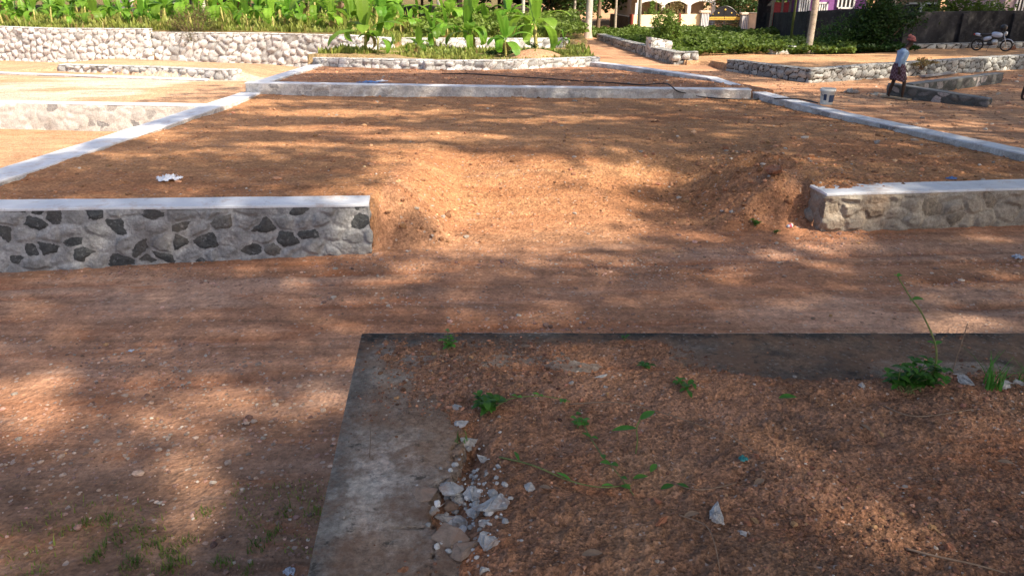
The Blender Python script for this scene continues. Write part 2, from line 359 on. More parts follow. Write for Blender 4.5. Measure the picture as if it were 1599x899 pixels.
# ------------------------------------------------------------------ walls
def resample(pts, ds):
    pts = [np.array(p, float) for p in pts]; out = []
    for a, b in zip(pts[:-1], pts[1:]):
        n = max(1, int(np.ceil(np.hypot(*(b - a)[:2]) / ds)))
        for i in range(n): out.append(a + (b - a) * i / n)
    out.append(pts[-1]); return np.array(out)
def plan_norm(p):
    d = np.gradient(p[:, :2], axis=0); d /= np.linalg.norm(d, axis=1)[:, None] + 1e-9
    return np.stack([d[:, 1], -d[:, 0]], 1)
def wall(name, label, cat, front, thick, cell, relief, mat, ds=.02, cap=None, capt=.025, seed=1, group=None, capmat_=None, topmat=None, lean=0., smear=0., over=.006, asp=1.35, darkf=None):
    """front: (x, y, zbase, ztop) on the side facing the camera, left to right; the wall lies behind it."""
    f = resample(front, ds); nrm = plan_norm(f)
    b = f.copy(); b[:, :2] = f[:, :2] - nrm * thick
    ends = resample([f[-1], b[-1]], ds)[1:-1]; ende = resample([b[0], f[0]], ds)[1:-1]
    loop = np.vstack([f, ends, b[::-1], ende])
    N = len(loop); nx_ = np.roll(loop, -1, 0) - np.roll(loop, 1, 0); nn = np.stack([nx_[:, 1], -nx_[:, 0]], 1)
    nn /= np.linalg.norm(nn, axis=1)[:, None] + 1e-9
    seg = np.linalg.norm(np.roll(loop, -1, 0)[:, :2] - loop[:, :2], axis=1); s = np.concatenate([[0], np.cumsum(seg)[:-1]])
    hh = (loop[:, 3] - loop[:, 2]).max() + .15
    m = max(4, int(hh / ds)); T = np.linspace(0, 1, m + 1)
    S, TT = np.meshgrid(s, T)
    zb = loop[:, 2] - .15; zt = loop[:, 3] + (0 if capmat_ else cell * .22) * fbm(s / cell * 1.1, s * 0, 3, seed + 77)
    Zz = zb[None] + (zt - zb)[None] * TT
    wx = S / (cell * asp) + .5 * fbm(S / cell, Zz / cell, 5, seed + 40, .65); wy = Zz / cell + .5 * fbm(S / cell + 9, Zz / cell, 5, seed + 44, .65)
    f1, f2, rid = voro(wx, wy, seed)
    e = f2 - f1
    mask = ss(.02, .18, e)
    bulge = ss(0., .5, e)
    d = relief * (bulge * (.5 + 1.0 * rid) - .3) + relief * .5 * fbm(S / cell * 3, Zz / cell * 3, 4, seed + 50)
    if smear:                                                    # mortar hides most stones
        show = (rid < smear)
        mask = np.where(show, ss(.06, .28, e), 0.0) 
        d = relief * 1.5 * fbm(S / cell * 1.5, Zz / cell * 1.5, 6, seed + 3, .65) + relief * bulge * (.4 + 1.1 * ((rid * 5.3) % 1)) + np.where(show, -relief * .5 * mask, 0)
    tint = ss(.05, .3, e) * (((rid * 17.3) % 1) > .35) * (.4 + .6 * ((rid * 3.1) % 1)) if smear else e * 0
    d = d * (1 - ss(.93, 1., TT))
    tone = (rid * 7.31) % 1
    if darkf is not None: tone = np.where(((rid * 13.7) % 1) < darkf, tone * .12, .45 + .55 * tone)
    X = loop[None, :, 0] + nn[None, :, 0] * (d - lean * (TT - .5)); Yy = loop[None, :, 1] + nn[None, :, 1] * (d - lean * (TT - .5))
    V = np.stack([X, Yy, Zz], -1).reshape(-1, 3)
    ii = np.arange((m + 1) * N).reshape(m + 1, N); r = np.roll(ii, -1, 1)
    F = np.stack([ii[:-1], r[:-1], r[1:], ii[1:]], -1).reshape(-1, 4)
    root = empty(name, (float(f[len(f) // 2, 0]), float(f[len(f) // 2, 1]), float(f[:, 2].min())), label, cat, group)
    off = np.array(root.location)
    me = mesh_np('stonework', V - off, F, True, {'mask': mask.ravel(), 'tone': tone.ravel(), 'tint': tint.ravel()})
    link('stonework', me, mat, root)
    # top: a closed slab that follows the wall
    o = over
    nb = 9
    cs = [(o, -capt), (o, -.006), (o - .007, 0)] + [(-(thick * k / nb), 0) for k in range(1, nb)] + [(-(thick + o - .007), 0), (-(thick + o), -.006), (-(thick + o), -capt)]
    fe = f.copy(); d0 = f[0, :2] - f[1, :2]; d0 /= np.linalg.norm(d0); d1 = f[-1, :2] - f[-2, :2]; d1 /= np.linalg.norm(d1)
    fe[0, :2] += d0 * o; fe[-1, :2] += d1 * o
    wob = fbm(np.arange(len(f)) * ds * 2.2, np.zeros(len(f)), 3, seed + 8)
    vs = []
    for k, (a, z) in enumerate(cs):
        wv = wob * (.034 if z == 0 else .020) * (1 if k < 5 else -1) 
        xy = fe[:, :2] + nrm * (a + wv)[:, None]
        zz = fe[:, 3] + z + capt * .999 + (.007 * fbm(xy[:, 0] * 4, xy[:, 1] * 4, 3, seed) if z == 0 else 0)
        vs.append(np.column_stack([xy, zz]))
    vs = np.array(vs); kk, LL = vs.shape[:2]; ii = np.arange(kk * LL).reshape(kk, LL)
    F = np.stack([ii[:-1, :-1], ii[:-1, 1:], ii[1:, 1:], ii[1:, :-1]], -1).reshape(-1, 4)
    F2 = np.array([(ii[k, e_], ii[kk - 1 - k, e_], ii[kk - 2 - k, e_], ii[k + 1, e_]) for e_ in (0, LL - 1) for k in range(kk // 2)])
    bot = np.stack([ii[0, :-1], ii[0, 1:], ii[-1, 1:], ii[-1, :-1]], -1)
    V = vs.reshape(-1, 3); F = np.vstack([F, F2, bot])
    vx, vy = V[:, 0], V[:, 1]; g1, g2, gid = voro(vx / cell, vy / cell, seed + 2)
    me = mesh_np('cap', V - off, F, False, {'mask': ss(.02, .18, g2 - g1), 'tone': (gid * 7.3) % 1})
    bm = bmesh.new(); bm.from_mesh(me); bmesh.ops.recalc_face_normals(bm, faces=bm.faces); bm.to_mesh(me); bm.free()
    link('cap', me, capmat_ or mat, root)
    return root
WG = 'new rubble walls with white cement caps around the plot'
def w4(l): return [(p[0], p[1], p[2], p[3]) for p in l]
wall('stone_wall', 'short rubble wall left of the opening, dark stones set in smeared grey mortar, white cement top', 'wall',
     [(-7.6, 6.42, -.03, .60), (-4.9, 6.66, -.03, .58), (-1.43, 7.12, 0, .497)], .32, .145, .024, M['rub_dark'], .0075, seed=3, smear=.40, darkf=.82, capmat_=M['cap'], group=WG, asp=1.35)
wall('stone_wall', 'short tan mortared wall right of the opening with a broken grey end and white top', 'wall',
     [(3.44, 7.87, 0, .405), (5.83, 8.1, 0, .415), (7.55, 8.27, 0, .42)], .38, .17, .034, M['rub_tan'], .0085, seed=9, smear=.22, capmat_=M['cap'], group=WG)
wall('boundary_wall', 'long white-capped boundary wall along the left side of the plot', 'wall',
     [(-5.55, 6.95, -.3, .58), (-5.50, 8.1, -.6, .555), (-5.56, 12, -.6, .44), (-5.62, 17.0, -.6, .33)], .44, .2, .02, M['rub_smear'], .04, seed=12, smear=.3, capmat_=M['cap'], group=WG)
wall('boundary_wall', 'long white-capped boundary wall along the right side of the plot, a paint bucket on it', 'wall',
     [(7.5, 8.75, .0, .455), (7.0, 9.95, 0, .46), (6.1, 13.6, 0, .40), (5.35, 17.0, 0, .42), (4.9, 18.3, .1, .52), (3.15, 20.9, .2, .56), (2.2, 22.2, .2, .56)], .27, .18, .03, M['rub_smear'], .035, seed=15, smear=.4, capmat_=M['cap'], group=WG)
wall('cross_wall', 'low cement wall crossing behind the plot with the hose lying over it', 'wall',
     [(-5.95, 17.0, .25, .54), (0, 16.55, .25, .50), (5.15, 16.35, .25, .47)], .26, .2, .022, M['rub_smear'], .03, seed=18, smear=.28, capmat_=M['cap'], group=WG)
wall('boundary_wall', 'narrow white-capped boundary wall left of the farther, higher plot', 'wall',
     [(-5.62, 17.3, .3, .50), (-5.5, 19.4, .3, .50), (-5.35, 21.6, .3, .50)], .34, .2, .02, M['rub_smear'], .05, seed=19, smear=.3, capmat_=M['cap'], group=WG)
wall('step_wall', 'pale smeared cement step wall on the sunny left ground', 'wall',
     [(-18, 18.7, -.7, -.08), (-12.6, 18.35, -.7, -.08), (-6.3, 17.7, -.7, -.08)], .35, .22, .016, M['rub_smear'], .04, seed=21, smear=.25, capmat_=M['cap'])
wall('kerb_wall', 'thin white cement kerb line flush with the sunny left ground', 'kerb',
     [(-26, 25.9, -.2, -.06), (-17.4, 25.2, -.2, -.06), (-9.3, 23.1, -.2, -.07)], .22, .3, .01, M['rub_smear'], .12, seed=23, capmat_=M['cap'])
wall('low_stone_wall', 'low pale stone wall slanting across the sunny left ground', 'wall',
     [(-15.4, 26.1, -.1, .10), (-11.5, 24.7, -.1, .15), (-9.1, 23.55, -.12, .17), (-8.5, 23.35, -.12, .2)], .35, .26, .05, M['rub_white'], .045, seed=24)
wall('back_stone_wall', 'tall whitish stone wall below the banana plants at far left', 'wall',
     [(-32, 30.6, -.15, 1.12), (-20.6, 30.4, -.12, 1.14), (-17.4, 29.4, -.12, 1.10), (-13.4, 28.6, -.1, 1.12)], .4, .235, .05, M['rub_white'], .05, seed=31, darkf=.10)
wall('back_stone_wall', 'whitish stone wall with dark joints under the middle banana plants', 'wall',
     [(-13.3, 28.8, -.1, 1.0), (-8.9, 28.0, -.1, 1.0), (-5.6, 27.0, -.1, .98), (-4.2, 26.8, .3, .90)], .4, .24, .055, M['rub_white'], .05, seed=32)
wall('upper_stone_wall', 'half hidden stone wall behind the middle banana clump', 'wall',
     [(-4.3, 29.6, .3, .74), (0, 30.0, .3, .70), (2.2, 30.5, .3, .68)], .4, .24, .05, M['rub_white'], .06, seed=33)
wall('low_stone_wall', 'low stone wall closing the back of the farther plot', 'wall',
     [(-5.6, 21.7, .45, .68), (-2.4, 21.0, .42, .68), (-2.35, 20.7, .40, .68), (0, 20.8, .42, .69), (2.5, 21.9, .42, .68)], .32, .19, .04, M['rub_white'], .035, seed=35)
wall('roadside_wall', 'grey stone retaining wall beside the road leading away', 'wall',
     [(4.35, 40.0, 0, .34), (4.75, 33.5, 0, .40), (5.5, 26.3, .05, .48), (6.3, 26.2, .1, .5)], .4, .22, .05, M['rub_grey'], .045, seed=41)
wall('stone_block', 'squat pale stone stump on the roadside wall in front of creepers', 'wall stump',
     [(5.2, 29.0, .2, .80), (6.0, 29.2, .2, .66)], .5, .22, .05, M['rub_white'], .05, seed=42)
wall('roadside_stone_wall', 'dark-jointed grey stone wall curving along the right-hand terrace', 'wall',
     [(6.75, 24.2, 0, .42), (7.4, 22.6, 0, .42), (8.2, 21.0, 0, .43), (8.9, 21.2, 0, .45), (10.2, 21.9, .1, .46), (13, 23.2, .15, .48), (17, 25.0, .2, .50), (24, 28, .2, .5)], .38, .19, .05, M['rub_grey'], .035, seed=45)
a = P(1383, 152, .1); b = P(1540, 168, .1)
wall('mortar_wall', 'half built wet grey mortar wall behind the walking man', 'wall',
     [(a.x, a.y, .05, .40), (b.x, b.y, .05, .26)], .24, .2, .025, M['rub_wet'], .025, seed=47, smear=.16, capmat_=M['cap_dark'])
a = aty(1425, 138, 18.3); b = aty(1565, 124, 21.0)
wall('mortar_wall', 'thin grey wall running back from the corner of the unfinished wall', 'wall',
     [(a.x, a.y, .1, .36), (b.x, b.y, .15, .34)], .22, .2, .02, M['rub_wet'], .04, seed=48, smear=.2, capmat_=M['cap_dark'])
# ------------------------------------------------------------------ raised terrace in the foreground
ZT = 1.0; TX0, TY1 = -.706, 3.146
def tleft(Y): return TX0 + (TY1 - Y) * .0916
tw = []
def blob(X, Y, px, py, rx, ry, z=ZT):
    c = at(px, py, z); ex = at(px + rx, py, z); ey = at(px, py - ry, z)
    return np.exp(-((X - c.x) / (abs(ex.x - c.x))) ** 2 - ((Y - c.y) / abs(ey.y - c.y)) ** 2)
def slab_z(X, Y):
    z = ZT + .010 * fbm(X * 5, Y * 5, 5, 80, .6)
    # broken inner edge and cracks of the left arm
    br = blob(X, Y, 712, 800, 50, 45) + .9 * blob(X, Y, 742, 705, 26, 60) + .7 * blob(X, Y, 715, 640, 18, 40) + .6 * blob(X, Y, 762, 850, 26, 50)
    n = fbm(X * 9, Y * 9, 4, 83, .6)
    z = z - .075 * ss(.45, .62, br + .9 * n)
    f1, f2, r = voro(X * 5.2 + .3 * fbm(X * 9, Y * 9, 3, 2), Y * 4.0 + .3 * fbm(X * 9, Y * 9, 3, 4), 85)
    crack = (f2 - f1 < .022) * ss(.12, .4, br + .35 * blob(X, Y, 650, 850, 60, 70))
    return z - .025 * crack
def cover(X, Y):
    inn = ss(.36, .60, X - tleft(Y) + .30 * fbm(X * 2.2, Y * 2.2, 5, 88, .65)) * ss(.30, .50, TY1 - Y)
    c = -.030 + .054 * inn
    c = c + .034 * blob(X, Y, 670, 620, 80, 48) + .040 * blob(X, Y, 900, 552, 300, 30)
    c = c + .020 * blob(X, Y, 1080, 600, 160, 40) + .012 * blob(X, Y, 560, 860, 60, 50) + .022 * blob(X, Y, 1560, 545, 60, 12)*0 
    c = c + .020 * blob(X, Y, 650, 890, 60, 30) - .016 * blob(X, Y, 590, 735, 85, 55) - .03 * blob(X, Y, 1300, 588, 170, 9) - .03 * blob(X, Y, 1450, 548, 330, 24)
    edge = np.minimum(X - tleft(Y), (TY1 - Y))
    c = c - .035 * (1 - ss(.0, .09, edge))
    c = c - .05 * (blob(X, Y, 712, 800, 36, 40) + blob(X, Y, 738, 700, 16, 40))
    c = c + .052 * fbm(X * 3.2, Y * 4, 5, 90, .65) + .022 * fbm(X * 18, Y * 18, 5, 94, .7)
    return c
def soil_top(X, Y):
    f1, f2, r = voro(X * 22, Y * 22, 96); g1, g2, r2 = voro(X * 48, Y * 48, 97)
    clod = .022 * np.clip(.5 - f1, 0, 1) * (r > .6) * vn(X * 3, Y * 3, 7) * 1.6 + .011 * np.clip(.5 - g1, 0, 1) * (.4 + r2)
    pits = -.028 * (blob(X, Y, 1365, 690, 22, 10) + blob(X, Y, 1400, 625, 50, 8) + blob(X, Y, 870, 700, 25, 12) + blob(X, Y, 1070, 665, 50, 12) * .5)
    big = .02 * fbm(X * 1.7, Y * 1.7, 3, 98)
    return ZT + cover(X, Y) + clod + pits + big * ss(.4, .6, X - tleft(Y)) + .006 * fbm(X * 40, Y * 40, 3, 99, .6)
def tz(x, y): 
    a, b = np.array([x]), np.array([y]); return float(max(soil_top(a, b)[0], slab_z(a, b)[0] if (x - tleft(y) < .48 or y > TY1 - .43) else -9))
def T(px, py):
    z = ZT
    for _ in range(4): p = at(px, py, z); z = tz(p.x, p.y)
    return at(px, py, z)
tx = np.concatenate([np.arange(0, 3.6, .0075), np.arange(3.6, 6, .06)]); ty = np.concatenate([np.arange(-1.5, 1.2, .05), np.arange(1.2, TY1 + .001, .0075)])
TXg, TYg = np.meshgrid(tx, ty); TXg = TXg + tleft(TYg)
def gridmesh(X, Y, Z, keep):
    ny, nx = X.shape; idx = np.arange(ny * nx).reshape(ny, nx)
    q = np.stack([idx[:-1, :-1], idx[:-1, 1:], idx[1:, 1:], idx[1:, :-1]], -1)[keep].reshape(-1, 4)
    u, inv = np.unique(q.ravel(), return_inverse=True); return np.stack([X, Y, Z], -1).reshape(-1, 3)[u], inv.reshape(-1, 4), u
TZ = soil_top(TXg, TYg)
SZ = slab_z(TXg, TYg)
kc = ((TXg - tleft(TYg) > .02) & (TY1 - TYg > .012))[:-1, :-1]
onconc = (TXg - tleft(TYg) < .5) | (TYg > TY1 - .45)
kc &= ~((TZ < SZ - .03) & onconc)[:-1, :-1]
V, F, u = gridmesh(TXg, TYg, TZ, kc)
sc = np.zeros((len(V), 3)); sc[:] = (.255, .135, .08)
k = fbm(V[:, 0] * 1.3, V[:, 1] * 1.8, 4, 120)[:, None]; sc = sc * (1 + .7 * k)
k = ss(.02, .2, fbm(V[:, 0] * 2.5, V[:, 1] * 2.5, 4, 125))[:, None]; sc = sc * (1 - .5 * k) + .5 * k * np.array((.36, .205, .115))
k = ss(.05, .25, fbm(V[:, 0] * 3.5, V[:, 1] * 3.5, 4, 129))[:, None]; sc = sc * (1 - .5 * k) + .5 * k * np.array((.12, .075, .05))
struct(link('terrace_soil', mesh_np('terrace_soil', V, F, True, {'soil': np.clip(sc, .02, 1)}), M['soil_fine']))
# the L-shaped cement top, its broken edge included
n = NT('old_cement', .92, .15); at_ = n.attr('soil')
c = n.scale(at_, n.map(n.noise(34, 9, .8), .3, .7, .4, 1.65))
c = n.mix(n.map(n.noise(5, 8, .75), .47, .62, 0, .75), c, (.28, .165, .105, 1))
c = n.mix(n.map(n.noise(16, 6, .7), .58, .66, 0, .8), c, (.07, .065, .055, 1))
vc = n.voro(90); sp_ = n.t.nodes.new('ShaderNodeSeparateColor'); n.t.links.new(vc, sp_.inputs[0])
c = n.mix(n.math('MULTIPLY', n.math('GREATER_THAN', sp_.outputs[0], .96), .3), c, (.45, .42, .38, 1))
n.col(c); b1 = n.bump(n.noise(50, 9, .8), .03, 1.); n.bump(n.voro(80, 'Distance'), .006, .7, b1); M['cement'] = n.m
kk = (((TXg - tleft(TYg) < .50 + .05 * fbm(TXg * 3, TYg * 3, 4, 140)) | (TYg > TY1 - .45 + .08 * fbm(TXg * 4, TYg * 4, 4, 141))))[:-1, :-1]
lowm = (SZ < ZT - .03)
V, F, u = gridmesh(TXg, TYg, SZ, kk)
d = V[:, 0] - tleft(V[:, 1]); e = TY1 - V[:, 1]
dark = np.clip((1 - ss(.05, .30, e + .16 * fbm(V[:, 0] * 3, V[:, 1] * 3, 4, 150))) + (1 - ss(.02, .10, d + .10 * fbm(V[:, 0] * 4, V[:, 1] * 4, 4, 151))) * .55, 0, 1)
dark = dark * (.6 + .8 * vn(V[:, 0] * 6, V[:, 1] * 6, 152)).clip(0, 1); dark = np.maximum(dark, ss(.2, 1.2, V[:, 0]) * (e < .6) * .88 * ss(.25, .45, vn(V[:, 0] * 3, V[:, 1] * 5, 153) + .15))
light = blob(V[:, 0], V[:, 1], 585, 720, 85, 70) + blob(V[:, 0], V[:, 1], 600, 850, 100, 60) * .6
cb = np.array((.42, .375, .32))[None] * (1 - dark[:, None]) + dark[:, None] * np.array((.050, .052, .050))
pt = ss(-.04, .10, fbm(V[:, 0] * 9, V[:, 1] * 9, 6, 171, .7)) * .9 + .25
cb = cb * (.75 + .5 * vn(V[:, 0] * 14, V[:, 1] * 14, 172))[:, None]
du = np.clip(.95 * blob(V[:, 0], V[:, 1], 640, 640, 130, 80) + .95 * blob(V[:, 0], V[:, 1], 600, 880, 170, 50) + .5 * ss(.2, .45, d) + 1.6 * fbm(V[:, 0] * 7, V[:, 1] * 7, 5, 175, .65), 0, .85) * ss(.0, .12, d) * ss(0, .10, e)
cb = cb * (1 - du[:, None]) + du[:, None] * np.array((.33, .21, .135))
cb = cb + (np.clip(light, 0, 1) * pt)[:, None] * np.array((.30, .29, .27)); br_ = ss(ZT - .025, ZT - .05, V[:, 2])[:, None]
cb = cb * (1 - br_) + br_ * np.array((.46, .45, .44))
root = empty('terrace_wall', (float(TX0), TY1, 0), 'weathered dark cement-topped wall holding the reddish earth in the foreground, its inner edge broken', 'wall')
off = np.array(root.location)
# skirt so the top has real edges
ny, nx = TXg.shape
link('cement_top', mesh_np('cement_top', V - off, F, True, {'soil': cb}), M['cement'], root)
yy = np.arange(-1.5, TY1 + .001, .02); xs = np.arange(0, 6, .02) + TX0
f1_ = [(tleft(y), y) for y in yy] + [(x, TY1) for x in xs[1:]]
pl = np.array(f1_); hs = np.linspace(0, 1, 30); A, B = np.meshgrid(np.arange(len(pl)), hs)
s_ = np.concatenate([[0], np.cumsum(np.hypot(*np.diff(pl, axis=0).T))])
zt_ = slab_z(pl[:, 0] + 0 * pl[:, 0], pl[:, 1]); ZZ = -.15 + (zt_[None] + .15) * hs[:, None]
g1, g2, gid = voro(s_[None] / .26 + 0 * ZZ, ZZ / .19, 160); mk = ss(.03, .2, g2 - g1) 
dd = (.02 * ss(0, .5, g2 - g1) - .03) * (1 - ss(.93, 1, B))
nv = np.array([(-1, -.09)] * len(yy) + [(0, 1)] * (len(xs) - 1), float)
VV = np.stack([pl[None, :, 0] + nv[None, :, 0] * dd, pl[None, :, 1] + nv[None, :, 1] * dd, ZZ], -1).reshape(-1, 3)
ii = np.arange(ZZ.size).reshape(ZZ.shape); FF = np.stack([ii[:-1, :-1], ii[:-1, 1:], ii[1:, 1:], ii[1:, :-1]], -1).reshape(-1, 4)[:, ::-1]
link('stone_side', mesh_np('stone_side', VV - off, FF, True, {'mask': mk.ravel(), 'tone': gid.ravel()}), M['rub_wet'], root)
# ------------------------------------------------------------------ pebbles and clods (uncountable)
ico = bmesh.new(); bmesh.ops.create_icosphere(ico, subdivisions=1, radius=1)
IV = np.array([v.co[:] for v in ico.verts]); IF = np.array([[v.index for v in f.verts] for f in ico.faces]); ico.free()
def pebbles(name, pts, size, cols, label, cat, mat=None, flat=.65, sink=.3):
    n = len(pts); R = np.exp(RNG.normal(0, .16, (n, len(IV), 1)))
    a = RNG.random(n) * 6.28; sx = 1 + .35 * RNG.random(n)
    V = IV[None] * R; V = V * np.stack([sx, np.ones(n), flat * (.7 + .6 * RNG.random(n))], -1)[:, None]
    ca, sa = np.cos(a)[:, None], np.sin(a)[:, None]
    V = np.stack([V[..., 0] * ca - V[..., 1] * sa, V[..., 0] * sa + V[..., 1] * ca, V[..., 2]], -1) * size[:, None, None]
    V = V + pts[:, None]; V[..., 2] += (size * (.5 - sink) * .9)[:, None]
    F = IF[None] + (np.arange(n) * len(IV))[:, None, None]
    me = mesh_np(name, V.reshape(-1, 3), F.reshape(-1, 3), False, {'soil': np.repeat(cols, len(IV), 0)})
    return stuff(link(name, me, mat or M['pebble']), label, cat)
def pcols(n, base, pale=.1, var=.35):
    c = np.array(base)[None] * np.exp(RNG.normal(0, var, (n, 1))) * (1 + RNG.normal(0, .035, (n, 3)))
    k = RNG.random(n); c[k < pale] = np.array((.42, .36, .30)) * (.6 + .7 * RNG.random(((k < pale).sum(), 1)))
    k = RNG.random(n); c[k < .02] = np.array((.38, .22, .11)) * (.7 + .5 * RNG.random(((k < .02).sum(), 1)))
    return np.clip(c, .03, .8)
def lnsize(n, med, s, lo, hi): return np.clip(np.exp(RNG.normal(math.log(med), s, n)), lo, hi)
n = 26000; x = RNG.uniform(-.7, 2.9, n); y = RNG.uniform(1.35, TY1 - .01, n)
cv = cover(x, y); k = (x > tleft(y) + .015) & (RNG.random(n) < np.clip(.10 + ss(-.03, .01, cv), 0, 1) * (.08 + 1.1 * ss(.3, .8, vn(x * 2.2, y * 2.2, 5)))); x, y = x[k], y[k]
sl = slab_z(x, y); cc_ = (x - tleft(y) < .5) | (y > TY1 - .43); z = np.where(cc_, np.maximum(soil_top(x, y), sl), soil_top(x, y))
pebbles('gravel', np.stack([x, y, z], -1), lnsize(len(x), .0034, .5, .002, .011), pcols(len(x), (.225, .115, .07), .03, .42), 'loose reddish grit lying on the foreground terrace', 'grit')
n = 30000; x = RNG.uniform(-4.5, 7, n); y = RNG.uniform(2.6, 7.9, n)
gc = np.exp(-((x + 1.9) / 1.3) ** 2 - ((y - 3.9) / .55) ** 2) + .7 * np.exp(-((x + 2.6) / .8) ** 2 - ((y - 3.3) / .4) ** 2)
k = (y < YF(x) - .03) & ((x < -.75) | (y > 4.2)) & (RNG.random(n) < .12 + 1.0 * ss(.45, .8, vn(x * .8, y * 2.2, 44)) + .6 * gc); x, y = x[k], y[k]
pebbles('road_gravel', np.stack([x, y, ground_z(x, y)], -1), lnsize(len(x), .006, .5, .004, .03), pcols(len(x), (.30, .19, .145), .16), 'small stones strewn over the near dirt road', 'stones', sink=.4)
n = 42000; x = RNG.uniform(-5.6, 7.2, n); y = RNG.uniform(7, 21, n) ** 1.0
dn = .12 + 1.3 * np.exp(-((x - 3.1) / 1.5) ** 2 - ((y - 9.0) / 1.3) ** 2) + 1.0 * np.exp(-((x + 1.0) / .5) ** 2 - ((y - 8.2) / 1.0) ** 2) + .35 * ss(3, 6, x) + .3 * (y > 16.6)
k = (y > YF(x) + .05) & (x < XR(y) - .3) & (RNG.random(n) < dn * (.3 + vn(x * 1.5, y * 1.5, 3))); x, y = x[k], y[k]
pebbles('clods', np.stack([x, y, ground_z(x, y)], -1), lnsize(len(x), .012, .5, .007, .05), pcols(len(x), (.36, .185, .10), .05), 'crumbled earth clods scattered over the plot', 'clods', sink=.35)
n = 5000; x = RNG.uniform(5.5, 17, n); y = RNG.uniform(9, 24, n); k = (x > XR(y) + .2) & (y < YS(x)); x, y = x[k], y[k]
pebbles('road_gravel', np.stack([x, y, ground_z(x, y)], -1), lnsize(len(x), .014, .5, .008, .06), pcols(len(x), (.34, .2, .13), .1), 'loose stones on the dirt road along the right side of the plot', 'stones')
n = 170; q = [T(float(a_), float(b_)) for a_, b_ in zip(RNG.normal(735, 30, n), RNG.normal(785, 42, n))]; q = np.array([v[:] for v in q])
pebbles('concrete_crumbs', q, lnsize(n, .006, .55, .003, .018), np.clip(np.array((.42, .41, .39))[None] * np.exp(RNG.normal(0, .3, (n, 1))), .05, .7), 'small crumbs of broken concrete around the rubble pocket', 'crumbs')
n = 380; xa = RNG.normal(-2.0, .9, n); ya = np.clip(RNG.normal(4.0, .45, n), 2.8, 6); k = xa < -.85; xa, ya = xa[k], ya[k]
pebbles('pale_stones', np.stack([xa, ya, ground_z(xa, ya)], -1), lnsize(len(xa), .008, .45, .005, .022), np.clip(np.array((.36, .27, .21))[None] * np.exp(RNG.normal(0, .3, (len(xa), 1))), .05, .7), 'pale broken stones trodden into the near road left of the terrace', 'stones', sink=.45)
# ------------------------------------------------------------------ single broken pieces
def chunk(name, p, s, mat, label, cat, group=None, flat=.6, seed=0, rz=0, sink=.25):
    r = random.Random(seed); bm = bmesh.new()
    for _ in range(11): 
        v = Vector((r.gauss(0, 1), r.gauss(0, 1), r.gauss(0, 1))).normalized() * r.uniform(.75, 1.05); bm.verts.new((v.x * s[0] / 2, v.y * s[1] / 2, v.z * s[2] / 2))
    h = bmesh.ops.convex_hull(bm, input=bm.verts); bmesh.ops.delete(bm, geom=[v for v in bm.verts if not v.link_faces], context='VERTS')
    bmesh.ops.bevel(bm, geom=bm.edges[:], offset=min(s) * .05, segments=1, affect='EDGES')
    bmesh.ops.triangulate(bm, faces=bm.faces); bmesh.ops.subdivide_edges(bm, edges=bm.edges, cuts=1, use_grid_fill=True)
    for v in bm.verts: v.co += v.normal * r.uniform(-.09, .07) * min(s)
    me = bpy.data.meshes.new(name); bm.to_mesh(me); bm.free()
    o = link(name, me, mat); o.location = (p[0], p[1], p[2] + s[2] * (.5 - sink)); o.rotation_euler = (r.uniform(-.25, .25), r.uniform(-.25, .25), rz or r.uniform(0, 6))
    return tag(o, label, cat, group)
def mstone(name, c, v=.35, bump=.01):
    n = NT(name, .9, .2); n.col(n.mix(n.map(n.noise(14, 6, .7), .47, .62, 0, .65), n.scale(_rgb(n, c), n.map(n.noise(40, 6, .7), .3, .7, 1 - v, 1 + v)), (.30, .19, .13, 1)))
    n.bump(n.noise(60, 7, .7), bump); return n.m
M['conc'] = mstone('broken_concrete', (.40, .39, .37), .45); M['conc_tan'] = mstone('dusty_concrete', (.27, .20, .15)); M['lat'] = mstone('laterite', (.30, .13, .075)); M['ochre'] = mstone('ochre_stone', (.42, .25, .12))
G = 'broken concrete pieces from the cracked terrace wall'
